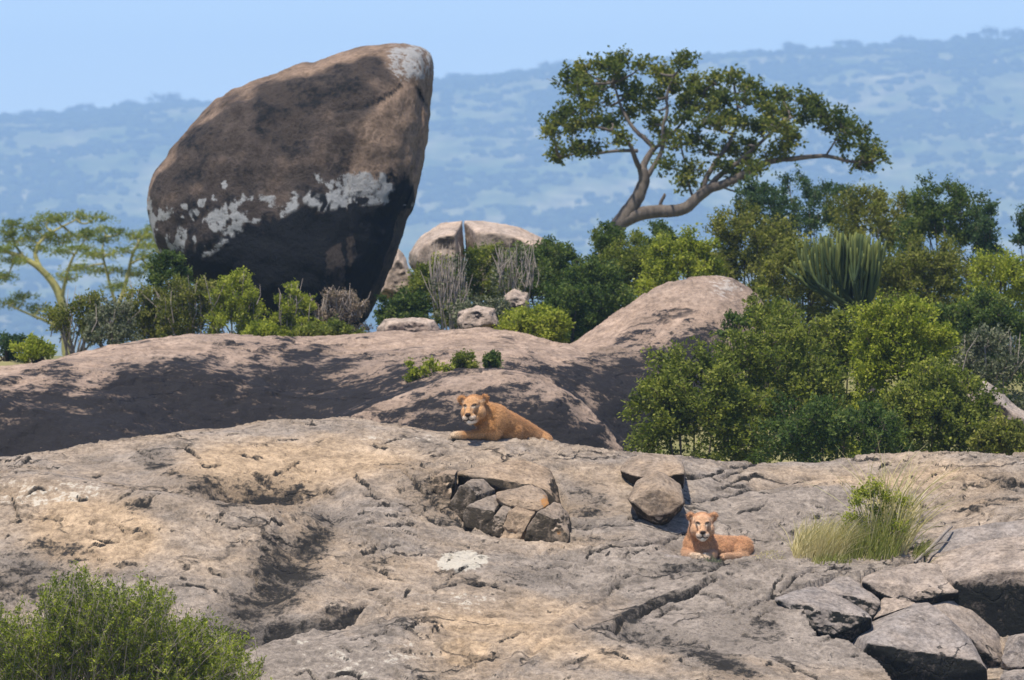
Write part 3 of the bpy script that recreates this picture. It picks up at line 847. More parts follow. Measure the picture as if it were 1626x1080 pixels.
# cluster of broken blocks in the hollow
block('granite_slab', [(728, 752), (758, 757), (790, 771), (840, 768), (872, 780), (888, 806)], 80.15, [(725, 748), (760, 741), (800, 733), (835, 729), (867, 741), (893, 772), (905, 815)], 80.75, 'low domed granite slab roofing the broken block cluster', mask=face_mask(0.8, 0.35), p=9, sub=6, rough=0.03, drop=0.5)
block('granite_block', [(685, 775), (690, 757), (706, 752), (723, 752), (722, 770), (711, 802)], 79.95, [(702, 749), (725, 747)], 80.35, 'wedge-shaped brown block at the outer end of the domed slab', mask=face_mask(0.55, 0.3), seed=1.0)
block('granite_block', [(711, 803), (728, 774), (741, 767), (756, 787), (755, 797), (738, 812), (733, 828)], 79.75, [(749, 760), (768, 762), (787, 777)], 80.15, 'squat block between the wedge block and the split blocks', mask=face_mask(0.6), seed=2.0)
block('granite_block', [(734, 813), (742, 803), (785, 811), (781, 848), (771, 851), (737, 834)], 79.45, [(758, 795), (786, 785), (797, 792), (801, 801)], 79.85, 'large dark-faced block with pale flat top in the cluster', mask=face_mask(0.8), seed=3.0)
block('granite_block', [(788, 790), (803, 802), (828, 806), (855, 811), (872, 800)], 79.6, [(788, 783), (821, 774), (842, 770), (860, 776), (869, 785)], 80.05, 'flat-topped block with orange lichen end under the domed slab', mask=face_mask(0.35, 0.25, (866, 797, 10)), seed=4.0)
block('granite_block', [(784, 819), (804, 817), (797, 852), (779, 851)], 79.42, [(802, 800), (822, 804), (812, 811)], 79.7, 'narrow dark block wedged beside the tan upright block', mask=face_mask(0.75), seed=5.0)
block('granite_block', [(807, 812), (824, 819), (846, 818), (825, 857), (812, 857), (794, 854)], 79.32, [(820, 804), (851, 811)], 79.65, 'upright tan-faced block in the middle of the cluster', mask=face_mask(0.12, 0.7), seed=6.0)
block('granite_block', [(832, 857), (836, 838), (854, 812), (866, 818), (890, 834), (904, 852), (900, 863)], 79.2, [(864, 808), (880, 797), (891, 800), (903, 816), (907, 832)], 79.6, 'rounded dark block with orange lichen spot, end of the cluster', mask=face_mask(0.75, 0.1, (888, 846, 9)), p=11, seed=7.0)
# the pair of boulders leaning on each other
pr = px([(983, 746), (1089, 747)], 80.75) + px([(988, 738), (1004, 725), (1029, 720), (1068, 722), (1083, 730)], 80.95) + px([(1012, 757), (1060, 760), (1086, 752)], 80.45) + px([(998, 779), (1085, 776), (1030, 785)], 80.85) + px([(1000, 728), (1030, 722), (1070, 725), (1086, 745), (990, 745)], 81.35) + px([(1000, 780), (1080, 780)], 81.3)
hull_rock('granite_boulder', pr, mat_block, 'flat-topped boulder propped behind the diamond-shaped boulder', 'boulder', 14, 0.02, 0.006, 6, None, lambda W, V, D: np.stack([0.85 * sstep(0.1, 0.45, -D[:, 2]), np.full(len(V), 0.15), np.zeros(len(V))], 1), 8.0)  # underside darkened with painted shade
pr = px([(997, 790), (1088, 796)], 80.0) + px([(1013, 761), (1043, 747), (1053, 749), (1082, 772)], 80.1) + px([(1000, 796), (1040, 826), (1046, 831), (1068, 815), (1085, 800), (1045, 775)], 79.72) + px([(1022, 836), (1058, 836)], 80.0) + px([(1010, 765), (1046, 750), (1080, 775), (1082, 810), (1010, 815)], 80.45)
hull_rock('granite_boulder', pr, mat_block, 'diamond-shaped boulder resting in front of the flat-topped boulder', 'boulder', 12, 0.02, 0.006, 6, None, lambda W, V, D: np.stack([0.8 * sstep(0.35, 0.7, -D[:, 2]), np.full(len(V), 0.2), np.zeros(len(V))], 1), 9.0)  # painted shade darkens the overhanging underside
# right-hand blocks
def top_mask(dark=0.95, thr=0.1, warm=0.0):  # shade painted dark on front and downward faces
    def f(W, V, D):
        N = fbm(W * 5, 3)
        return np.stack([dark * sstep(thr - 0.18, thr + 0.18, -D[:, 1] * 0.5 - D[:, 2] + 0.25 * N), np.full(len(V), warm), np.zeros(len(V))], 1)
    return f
pr = px([(1338, 1004), (1406, 974), (1457, 955), (1474, 955)], 78.35) + px([(1500, 975), (1540, 1012)], 78.2) + px([(1379, 1021), (1425, 1045), (1464, 1058), (1500, 1058), (1529, 1050), (1555, 1049), (1566, 1062)], 77.45) + px([(1350, 1060), (1400, 1110), (1480, 1140), (1560, 1130), (1570, 1080)], 77.6) + px([(1360, 1060), (1560, 1100)], 78.4)
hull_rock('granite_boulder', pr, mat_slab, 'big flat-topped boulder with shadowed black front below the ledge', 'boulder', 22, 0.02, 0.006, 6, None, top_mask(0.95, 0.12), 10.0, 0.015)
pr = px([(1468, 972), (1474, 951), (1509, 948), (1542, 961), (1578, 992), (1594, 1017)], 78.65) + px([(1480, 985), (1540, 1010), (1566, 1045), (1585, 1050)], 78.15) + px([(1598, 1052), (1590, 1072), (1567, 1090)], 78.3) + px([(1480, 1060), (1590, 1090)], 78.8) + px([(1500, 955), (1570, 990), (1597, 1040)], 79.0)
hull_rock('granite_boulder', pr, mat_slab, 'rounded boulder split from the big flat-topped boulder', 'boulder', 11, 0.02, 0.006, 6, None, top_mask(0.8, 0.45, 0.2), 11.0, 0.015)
block('granite_slab', [(1231, 952), (1280, 968), (1297, 1004), (1325, 1009), (1364, 991), (1384, 981)], 77.75, [(1230, 946), (1288, 930), (1316, 935), (1370, 966), (1384, 978)], 78.35, 'pale cracked slab lying before the dark-edged slab', mat_slab, top_mask(0.9, 0.22), p=14, sub=6, drop=0.45, seed=12.0)
block('granite_slab', [(1300, 935), (1346, 950), (1373, 968), (1387, 981), (1398, 958)], 78.2, [(1284, 926), (1329, 908), (1347, 912), (1394, 944), (1399, 954)], 78.75, 'dark-edged slab behind the pale cracked slab', mat_slab, top_mask(0.95, 0.15), p=14, sub=6, drop=0.5, seed=13.0)
block('granite_block', [(1387, 982), (1395, 962), (1420, 968), (1452, 960)], 78.2, [(1404, 948), (1440, 953), (1453, 956)], 78.5, 'small reddish stone jammed in the gap between slabs', mat_slab, top_mask(0.7, 0.6, 0.4), drop=0.3, seed=14.0)
block('granite_ledge', [(1368, 922), (1400, 944), (1430, 958), (1470, 952), (1520, 940)], 78.45, [(1372, 908), (1400, 897), (1450, 893), (1500, 895), (1535, 905)], 79.1, 'brown ledge rock below the grass tussock', mat_slab, top_mask(0.95, 0.2, 0.25), p=16, sub=6, drop=0.6, seed=15.0)
pr = px([(1516, 922), (1570, 908), (1640, 903), (1760, 903)], 78.55) + px([(1524, 1015), (1580, 1030), (1650, 1030), (1760, 1030)], 78.6) + px([(1455, 905), (1480, 880), (1530, 872), (1620, 850), (1760, 840)], 79.35) + px([(1455, 960), (1760, 960)], 79.6)
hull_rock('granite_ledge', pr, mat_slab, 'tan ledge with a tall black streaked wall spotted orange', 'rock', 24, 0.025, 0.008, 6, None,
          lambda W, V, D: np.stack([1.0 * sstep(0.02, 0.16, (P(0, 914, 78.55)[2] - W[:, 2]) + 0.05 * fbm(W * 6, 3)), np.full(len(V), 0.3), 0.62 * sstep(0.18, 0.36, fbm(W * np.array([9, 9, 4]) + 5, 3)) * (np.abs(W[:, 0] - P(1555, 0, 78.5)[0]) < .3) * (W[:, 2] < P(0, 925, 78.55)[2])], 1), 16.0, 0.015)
pr = px([(1462, 890), (1500, 845), (1540, 833), (1600, 838), (1640, 825), (1760, 815)], 79.75) + px([(1450, 905), (1500, 898), (1580, 880), (1640, 880), (1760, 880)], 79.2) + px([(1470, 900), (1540, 860), (1640, 850), (1760, 850)], 80.6) + px([(1460, 950), (1760, 950)], 79.9)
hull_rock('granite_slab', pr, mat_slab, 'grey sloping slab edged by a fallen branch beside the tussock', 'rock', 12, 0.03, 0.008, 6, None, top_mask(0.5, 0.8), 17.0)
block('granite_block', [(1590, 1045), (1620, 1010), (1660, 1010), (1660, 1060), (1600, 1060)], 78.1, [(1600, 1010), (1660, 1000)], 78.5, 'stone under the black streaked wall', mat_slab, top_mask(0.5, 0.6), seed=18.0)
block('granite_block', [(1570, 1120), (1590, 1075), (1660, 1066), (1660, 1120)], 77.8, [(1595, 1062), (1660, 1060)], 78.2, 'grey stone low beside the split boulder', mat_slab, top_mask(0.5, 0.6), seed=19.0)
# rounded lip rocks in front of the second lioness
pr = px([(1018, 893), (1060, 880), (1095, 884), (1116, 897)], 79.0) + px([(1010, 900), (1060, 905), (1118, 902)], 78.75) + px([(1030, 886), (1090, 886)], 79.25) + px([(1020, 925), (1110, 925)], 79.0)
hull_rock('granite_slab', pr, mat_slab, 'low smooth rock lip in front of the lower lioness', 'rock', 8, 0.01, 0.005, 5, None, top_mask(0.3, 0.9), 20.0)
# rocks behind
def far_boulder(poly, Y, depth, label, name='granite_boulder', p=10, seed=0.0, mask=None, mat=None):
    cu = np.mean([q[0] for q in poly]); cv = np.mean([q[1] for q in poly])
    pts = px(poly, Y) + [tuple(P(cu + (u - cu) * 0.7, cv + (v - cv) * 0.62, Y - depth)) for u, v in poly] + [tuple(P(cu + (u - cu) * 0.7, cv + (v - cv) * 0.7, Y + depth)) for u, v in poly]
    return hull_rock(name, pts, mat or mat_far_rock, label, 'boulder', p, 0.06, 0.012, 6, None, mask or top_mask(0.55, 0.55, 0.2), seed, 0.04)
far_boulder([(650, 420), (648, 402), (668, 375), (700, 356), (734, 351), (738, 405), (735, 470), (690, 480)], 132.0, 0.9, 'left half of the split tan dome rock behind bushes', p=16, seed=21.0)
far_boulder([(737, 351), (775, 351), (820, 360), (850, 378), (890, 392), (890, 470), (742, 480), (741, 405)], 132.2, 1.0, 'larger half of the split tan dome rock behind bushes', p=14, seed=22.0)
far_boulder([(600, 470), (612, 420), (632, 393), (645, 410), (662, 460), (655, 490)], 127.0, 0.5, 'pointed tan rock standing behind the leaning boulder', p=12, seed=23.0)
far_boulder([(596, 520), (610, 507), (650, 503), (690, 508), (700, 526), (690, 545), (600, 545)], 113.2, 0.35, 'low pale rock on the ridge behind its crest', p=9, seed=24.0)
far_boulder([(798, 500), (800, 470), (815, 460), (838, 466), (842, 495), (835, 515), (800, 515)], 117.0, 0.25, 'small upright tan rock among the bushes', p=10, seed=25.0)
far_boulder([(722, 515), (728, 495), (755, 485), (785, 490), (795, 520), (730, 530)], 114.5, 0.3, 'small grey rounded rock on the ridge by bushes', p=9, seed=26.0)
far_boulder([(1535, 640), (1548, 602), (1570, 608), (1600, 640), (1640, 668), (1640, 740), (1545, 740)], 98.5, 0.6, 'dark grey rock jutting from bushes beyond the outcrop', p=10, seed=27.0, mask=top_mask(0.6, 0.2))

# ------------------------------------------------------------------ plants
def leaf_quads(C, size, r, aspect=0.5, up=0.3, axis=None):
    n = len(C)
    d = r.normal(size=(n, 3))
    if axis is not None:
        d = axis + 0.7 * d
    d /= np.linalg.norm(d, axis=1)[:, None]
    nn = r.normal(size=(n, 3)); nn[:, 2] += up
    s = np.cross(d, nn); s /= np.linalg.norm(s, axis=1)[:, None] + 1e-9
    L = (np.asarray(size) * r.uniform(0.65, 1.3, n))[:, None]
    V = np.stack([C - d * L * 0.5, C + s * L * aspect * 0.5 - d * L * 0.06, C + d * L * 0.5, C - s * L * aspect * 0.5 - d * L * 0.06], 1).reshape(-1, 3)
    Fc = np.arange(n * 4).reshape(-1, 4)
    return V, Fc
def twig_clumps(G, centres, radii, r, origin, leaf, twigs=10, per=9, flat=0.8, aspect=0.5, spread=1.0, tint0=0.45, tintv=0.16, wood=None, outward=0.8, upw=0.35):
    """leafy twigs radiating from every clump centre"""
    for cc, rc in zip(centres, radii):
        nt_ = max(3, int(twigs * r.uniform(0.7, 1.3)))
        d = r.normal(size=(nt_, 3))
        o = cc - origin; o = o / (np.linalg.norm(o) + 1e-6)
        d = d / np.linalg.norm(d, axis=1)[:, None] * spread + outward * o + np.array([0, 0, upw])
        d /= np.linalg.norm(d, axis=1)[:, None]
        d[:, 2] *= flat
        ln = rc * r.uniform(0.5, 1.35, nt_)
        st = cc + r.normal(size=(nt_, 3)) * rc * 0.30 * np.array([1, 1, flat])
        if wood is not None:
            for k in range(0, nt_, 3):
                wood.tube(np.stack([st[k], st[k] + d[k] * ln[k] * 0.9]), [leaf * 0.10, leaf * 0.04], 3)
        t = r.uniform(0.1, 1.0, (nt_, per)) ** 0.8
        C = st[:, None] + d[:, None] * (ln[:, None] * t)[..., None]
        C = C.reshape(-1, 3) + r.normal(size=(nt_ * per, 3)) * leaf * 0.55
        V, Fc = leaf_quads(C, leaf, r, aspect, 0.4, np.repeat(d, per, 0))
        ct = tint0 + tintv * r.normal() * 0.8
        tn = np.clip(np.repeat(np.clip(ct + tintv * r.normal(size=len(C)), 0, 1), 4), 0, 1)
        G.add(V, Fc, tn)
LEAF = {
 'green':  leaf_material('leaves_green', (0.057, 0.078, 0.015), (0.159, 0.182, 0.034), (0.345, 0.338, 0.069)),
 'dark':   leaf_material('leaves_dark_green', (0.030, 0.055, 0.015), (0.083, 0.122, 0.030), (0.193, 0.221, 0.055)),
 'bright': leaf_material('leaves_yellow_green', (0.109, 0.140, 0.017), (0.259, 0.282, 0.034), (0.414, 0.414, 0.069)),
 'olive':  leaf_material('leaves_olive', (0.062, 0.076, 0.016), (0.172, 0.179, 0.036), (0.331, 0.304, 0.076)),
 'blue':   leaf_material('leaves_blue_green', (0.025, 0.049, 0.025), (0.063, 0.105, 0.047), (0.152, 0.193, 0.076)),
 'dry':    leaf_material('leaves_dry_brown', (0.10, 0.07, 0.05), (0.22, 0.165, 0.12), (0.34, 0.27, 0.20), 0.15),
 'grey':   leaf_material('leaves_grey_green', (0.057, 0.069, 0.040), (0.138, 0.149, 0.086), (0.241, 0.230, 0.149), 0.2),
 'acacia': leaf_material('leaves_acacia', (0.069, 0.097, 0.025), (0.166, 0.200, 0.041), (0.304, 0.304, 0.069)),
}
mat_bark = plain_material('bark_brown', (0.055, 0.045, 0.037), (0.17, 0.14, 0.115), 9, 0.9, 0.6, (1, 1, 0.3))
mat_twig = plain_material('twigs_grey', (0.16, 0.13, 0.11), (0.34, 0.29, 0.24), 9, 0.9, 0.3)
mat_yellow_bark = plain_material('bark_yellow_green', (0.20, 0.19, 0.06), (0.38, 0.34, 0.13), 5, 0.85, 0.4)
mat_dark_bark = plain_material('bark_dark', (0.045, 0.036, 0.028), (0.12, 0.095, 0.075), 9, 0.9, 0.5)

bush_i = 0
def bush(u, v, hw, hh, Y, kind, label, dens=1.0, leaf=0.050, name='bush', base_v=None, twigs=15, per=11, clump=0.30, bare=0, group=None, aspect=0.55, ky=0.9, cat='bush', upw=0.35, outward=0.8, tv=0.17, stems=10):
    """a shrub: stems from the ground fan out to clumps of leafy twigs (centre and half-extent in survey pixels at distance Y)"""
    global bush_i
    bush_i += 1
    r = np.random.default_rng(100 + bush_i)
    s = Y / F
    cen = P(u, v, Y)
    rx, rz = hw * s, hh * s
    ry = rx * ky
    bz = float(ground_z(np.array([cen[0]]), np.array([Y]))[0]) - 0.05 if base_v is None else P(u, base_v, Y)[2]
    base = np.array([cen[0], Y, min(bz, cen[2] - rz * 0.5)])
    vol = rx * ry * rz
    rc0 = clump * (rx * rz) ** 0.5
    K = int(np.clip(26 * dens / (clump / 0.30) ** 2.2, 8, 160))
    cs, rs = [], []
    while len(cs) < K:
        d = r.normal(size=3); d /= np.linalg.norm(d)
        if d[2] < -0.75:
            continue
        lump = 1.0 + 0.28 * pnoise(np.array([d * 1.7 + bush_i * 3.1]))[0]
        rad = r.uniform(0.30, 1.0) ** 0.5 * lump
        p = cen + d * np.array([rx, ry, rz]) * max(0.05, rad - clump * 0.55)
        cs.append(p); rs.append(rc0 * r.uniform(0.7, 1.25))
    # low skirt so that tall shrubs reach the ground
    if cen[2] - rz > base[2] + 0.3:
        for k in range(int(K * 0.9)):
            t = r.uniform(0, 1)
            p = np.array([cen[0] + rx * r.uniform(-0.9, 0.9), Y + ry * r.uniform(-0.8, 0.6), base[2] + (cen[2] - rz * 0.3 - base[2]) * t])
            cs.append(p); rs.append(rc0)
    root = empty(name, base)
    G, W = Geo(), Geo()
    twig_clumps(G, cs, rs, r, cen - np.array([0, 0, rz * 0.5]), leaf, twigs, per, 0.85, aspect, 1.0, 0.45, tv, W, outward, upw)
    for k in range(0, len(cs), max(1, len(cs) // stems)):
        e = cs[k]; b0 = base + np.array([r.normal() * rx * 0.15, r.normal() * ry * 0.15, 0])
        mid = b0 * 0.5 + e * 0.5 + np.array([0, 0, 0.12 * rz]) + r.normal(size=3) * 0.08 * rx
        t = np.linspace(0, 1, 6)[:, None]
        pts = (1 - t) ** 2 * b0 + 2 * t * (1 - t) * mid + t * t * e
        w = 0.012 + 0.018 * min(rz, 1.5)
        W.tube(pts, np.linspace(w, w * 0.3, 6), 5)
    for k in range(bare):      # leafless twigs standing out of the shrub
        b0 = cen + np.array([r.uniform(-.8, .8) * rx, r.uniform(-.7, .1) * ry, r.uniform(-.6, .2) * rz])
        e = b0 + np.array([r.normal() * 0.25 * rx, r.normal() * .2 * ry, r.uniform(.5, 1.0) * rz])
        W.tube(np.stack([b0, (b0 + e) / 2 + r.normal(size=3) * 0.06 * rx, e]), [0.007 + 0.004 * rz, 0.005 + .003 * rz, 0.002], 4)
    G.link('foliage', LEAF[kind], root, base, False)
    W.link('stems', mat_twig if kind in ('dry', 'grey') or bare > 8 else mat_dark_bark, root, base)
    tag(root, label, cat, group)
    return root

def poly_curve(pts, Y, dY, n_sub=4):
    p = np.array([P(u, v, Y) for u, v in pts])
    p[:, 1] += np.linspace(dY[0], dY[1], len(p))
    # smooth subdivision
    for _ in range(2):
        q = [p[0]]
        for a, b in zip(p[:-1], p[1:]):
            q += [a * 0.75 + b * 0.25, a * 0.25 + b * 0.75]
        q.append(p[-1]); p = np.array(q)
    return p
def traced_tree(name, Y, limbs, clumps, cpx, leafmat, bark, label, leaf, seed, twigs=11, per=9, flat=0.8, dj=1.2, aspect=0.55, tint0=0.45, group=None, base=None, cat='tree', outward=0.6, upw=0.3, tv=0.16, drop_to_ground=True):
    r = np.random.default_rng(seed)
    W, G = Geo(), Geo()
    nodes = []
    for pts, r0, r1, dy in limbs:
        p = poly_curve(pts, Y, dy)
        rad = np.linspace(r0, r1, len(p))
        p[1:-1] += r.normal(size=p[1:-1].shape) * r0 * 0.04
        W.tube(p, rad, 9)
        nodes.append(p[len(p) // 4:])
    b0 = poly_curve(limbs[0][0], Y, limbs[0][3])[0]
    gz = float(ground_z(np.array([b0[0]]), np.array([Y]))[0]) - 0.1
    if drop_to_ground and gz < b0[2]:
        W.tube(np.array([[b0[0] - 0.1, Y, gz], [b0[0] - 0.03, Y, (gz + b0[2]) / 2], b0 + np.array([0, 0, 0.05])]), [limbs[0][1] * 1.35, limbs[0][1] * 1.12, limbs[0][1]], 9)
    nodes = np.concatenate(nodes)
    cs, rs = [], []
    for (u, v) in clumps:
        p = P(u, v, Y); 
        k = np.argmin(np.hypot(nodes[:, 0] - p[0], nodes[:, 2] - p[2]))
        p[1] = nodes[k, 1] + r.normal() * dj * 0.6
        cs.append(p); rs.append(cpx * Y / F * r.uniform(0.75, 1.25))
        e = p; s = nodes[k]
        mid = (s + e) / 2 + r.normal(size=3) * 0.08 + np.array([0, 0, -0.04])
        t = np.linspace(0, 1, 6)[:, None]
        W.tube((1 - t) ** 2 * s + 2 * t * (1 - t) * mid + t * t * e, np.linspace(0.028, 0.009, 6), 5)
    cs = np.array(cs)
    twig_clumps(G, cs, rs, r, cs.mean(0) - np.array([0, 0, 0.8]), leaf, twigs, per, flat, aspect, 1.0, tint0, tv, W, outward, upw)
    base = np.array([b0[0], Y, gz])
    root = empty(name, base)
    W.link('trunk', bark, root, base)
    G.link('crown', leafmat, root, base, False)
    tag(root, label, cat, group)
    return root

# -------- the big spreading tree on the skyline
limbs = [
 ([(966, 402), (979, 363), (993, 342), (1008, 324), (1018, 303), (1024, 285), (1020, 268)], 0.17, 0.085, (0, 0)),
 ([(990, 350), (1018, 338), (1054, 335), (1086, 334), (1104, 317), (1122, 302), (1143, 295), (1168, 285), (1197, 267), (1232, 254), (1268, 252), (1311, 247), (1354, 260), (1389, 256)], 0.135, 0.015, (0, -0.5)),
 ([(1020, 272), (1011, 260), (1006, 245), (1000, 230), (985, 215), (960, 205), (920, 200)], 0.055, 0.015, (0, -0.6)),
 ([(1020, 270), (1024, 258), (1033, 242), (1040, 235), (1025, 220), (1010, 208), (997, 190), (985, 165), (975, 130)], 0.07, 0.015, (0, 0.5)),
 ([(1024, 285), (1031, 276), (1043, 256), (1054, 235), (1052, 200), (1061, 178), (1058, 150), (1070, 120)], 0.055, 0.015, (0, 0.2)),
 ([(1012, 240), (975, 240), (945, 246), (915, 245), (888, 252)], 0.035, 0.01, (-0.2, -0.9)),
 ([(1104, 317), (1097, 306), (1092, 280), (1088, 255), (1080, 225)], 0.03, 0.012, (0, 0.4)),
 ([(1112, 309), (1122, 281), (1136, 258), (1150, 240), (1165, 215), (1175, 185), (1170, 150)], 0.06, 0.012, (0, 0.7)),
 ([(1122, 302), (1140, 280), (1160, 268), (1180, 250), (1210, 225), (1240, 195), (1275, 180)], 0.06, 0.012, (0, -0.7)),
 ([(1046, 337), (1049, 322), (1056, 309)], 0.04, 0.025, (0, -0.1)),
 ([(1143, 296), (1170, 306), (1200, 309), (1232, 300)], 0.02, 0.007, (0, -0.4)),
 ([(1040, 236), (1075, 205), (1100, 175), (1120, 150)], 0.035, 0.01, (0.2, 1.0)),
 ([(1311, 247), (1325, 225), (1335, 205), (1330, 188)], 0.02, 0.008, (-0.3, -0.5)),
]
clumps = [(905,130),(930,110),(960,102),(990,97),(1020,106),(1050,110),(1085,102),(1108,125),(920,150),(950,140),(985,130),(1015,140),(1045,150),(1075,140),(1115,145),(1140,130),(1165,122),(1190,140),(1215,150),(1240,155),(1265,160),(1290,168),(1300,185),(1150,160),(1180,165),(1210,175),(1240,180),(1270,190),(1100,170),(1128,175),(960,165),(935,175),(905,185),(885,192),(880,215),(910,205),(940,200),(970,195),(1000,180),(890,247),(925,240),(948,238),(985,222),(1040,195),(1080,190),(1110,200),(1140,200),(1170,200),(1200,205),(1230,210),(1255,215),(1190,230),(1160,235),(1130,235),(1105,225),(1078,228),(1060,215),(1180,255),(1150,265),(1195,270),(1100,270),(1092,288),(1168,280),(1215,245),(1240,238),(1325,188),(1340,200),(1355,215),(1335,225),(1367,235),(1380,250),(1368,262),(1312,200),(1060,262),(1030,170),(1005,155),(1090,160),(1160,185),(1220,195),(930,128),(1140,150),(975,112),(1065,125)]
traced_tree('spreading_tree', 140.0, limbs, clumps, 21, leaf_material('leaves_skyline_tree', (0.035, 0.057, 0.014), (0.108, 0.128, 0.024), (0.284, 0.257, 0.047)), mat_bark, 'spreading flat-crowned tree with forked grey trunk above the bushes', 0.080, 5, 30, 10, 0.75, 1.3, 0.6)

# -------- yellow-barked acacias below the ridge
acl = [(20,357),(50,362),(88,347),(120,343),(150,346),(75,375),(25,385),(8,397),(110,376),(140,372),(60,395),(100,400),(130,395),(30,415),(20,480),(60,488),(40,470),(100,440),(-20,370),(-30,400),(-15,440),(5,440),(75,350),(45,378),(90,385),(15,372)]
traced_tree('acacia_tree', 168.0, [
 ([(108, 575), (104, 520), (98, 478), (86, 450), (64, 426), (38, 409), (8, 398), (-25, 400)], 0.13, 0.02, (0, 0)),
 ([(64, 426), (54, 405), (60, 385), (85, 365), (120, 348)], 0.06, 0.012, (0, 0.5)),
 ([(98, 478), (104, 445), (115, 410), (140, 378)], 0.05, 0.012, (0, -0.5)),
 ([(106, 530), (80, 512), (50, 500), (15, 485)], 0.05, 0.012, (0, -0.3)),
 ([(38, 409), (20, 385), (15, 362)], 0.04, 0.01, (0, 0.3))], acl, 24, LEAF['acacia'], mat_yellow_bark,
 'yellow-barked acacia with flat leaf layers and a thick bent trunk', 0.075, 21, 34, 10, 0.28, 1.2, 0.35, 0.5, upw=0.05)
bcl = [(165,382),(190,370),(215,376),(237,366),(170,405),(200,400),(230,408),(150,430),(180,430),(210,435),(240,425),(190,455),(165,365),(225,390),(250,395),(255,415),(130,425),(150,405),(245,378)]
traced_tree('acacia_tree', 174.0, [
 ([(172, 570), (178, 530), (186, 490), (200, 450), (206, 420), (215, 392), (232, 368)], 0.075, 0.015, (0, 0)),
 ([(186, 490), (176, 460), (168, 430), (160, 400), (165, 375)], 0.045, 0.012, (0, 0.4)),
 ([(206, 420), (225, 410), (250, 398)], 0.03, 0.01, (0, -0.4))], bcl, 23, LEAF['acacia'], mat_yellow_bark,
 'slender acacia with layered crown beside the leaning boulder', 0.075, 22, 32, 10, 0.28, 1.0, 0.35, 0.5, upw=0.05)

# -------- candelabra euphorbia
def euphorbia():
    Y = 106.0
    r = np.random.default_rng(31)
    base = P(1381, 600, Y); base[2] = float(ground_z(base[:1], np.array([Y]))[0]) - 0.1
    root = empty('candelabra_tree', base)
    W, A = Geo(), Geo()
    tr = poly_curve([(1383, 640), (1380, 560), (1374, 530), (1366, 505), (1360, 485)], Y, (0, 0))
    tr[0, 2] = base[2]
    W.tube(tr, np.linspace(0.10, 0.065, len(tr)), 9)
    W.link('trunk', mat_bark, root, base)
    top = tr[-1]
    limbs_ = []
    for k in range(13):
        a = 2 * math.pi * k / 13 + r.normal() * 0.2; q = r.uniform(0.45, 1.0)
        e = P(1345 + 84 * q * math.cos(a), 452 - 12 * q + r.uniform(-16, 16), Y) + np.array([0, 0.55 * q * math.sin(a), 0])
        s = tr[r.integers(len(tr) - 9, len(tr))]
        t = np.linspace(0, 1, 8)[:, None]
        m = s * 0.45 + e * 0.55 + np.array([0, 0, -0.05])
        pts = (1 - t) ** 2 * s + 2 * t * (1 - t) * m + t * t * e
        V, Fc = tube(pts, np.linspace(0.035, 0.022, 8), 6)
        A.add(V, Fc, 0.15)
        limbs_.append(pts)
    for k in range(150):
        L = limbs_[k % 13]; s = L[r.integers(2, 8)]
        top_v = 366 + 44 * min(1.2, abs((s[0] - P(1345, 0, Y)[0]) / 0.70)) ** 2 + abs(r.normal()) * 26
        e = np.array([s[0] + (s[0] - P(1352, 0, Y)[0]) * 0.35 + r.normal() * 0.07, s[1] + r.normal() * 0.07, P(0, top_v, Y)[2]])
        m1 = np.array([e[0] * 0.75 + s[0] * 0.25, e[1], s[2] + (e[2] - s[2]) * 0.25])
        t = np.linspace(0, 1, 11)[:, None]
        pts = (1 - t) ** 2 * s + 2 * t * (1 - t) * m1 + t * t * e
        rad = np.full(11, 0.019) * (1 + 0.2 * np.sin(np.arange(11) * 2.1 + k)); rad[-1] = 0.010
        V, Fc = tube(pts, rad, 6)
        tn = np.repeat(np.clip(np.linspace(0.1, 0.8, 11) + r.normal() * 0.15, 0, 1), 6)
        A.add(V, Fc, np.append(tn, 0.9))
    A.link('arms', leaf_material('euphorbia_green', (0.028, 0.042, 0.020), (0.05, 0.072, 0.026), (0.14, 0.155, 0.04), 0.05), root, base)
    tag(root, 'candelabra euphorbia with upswept green arms amid the bushes', 'euphorbia')
euphorbia()

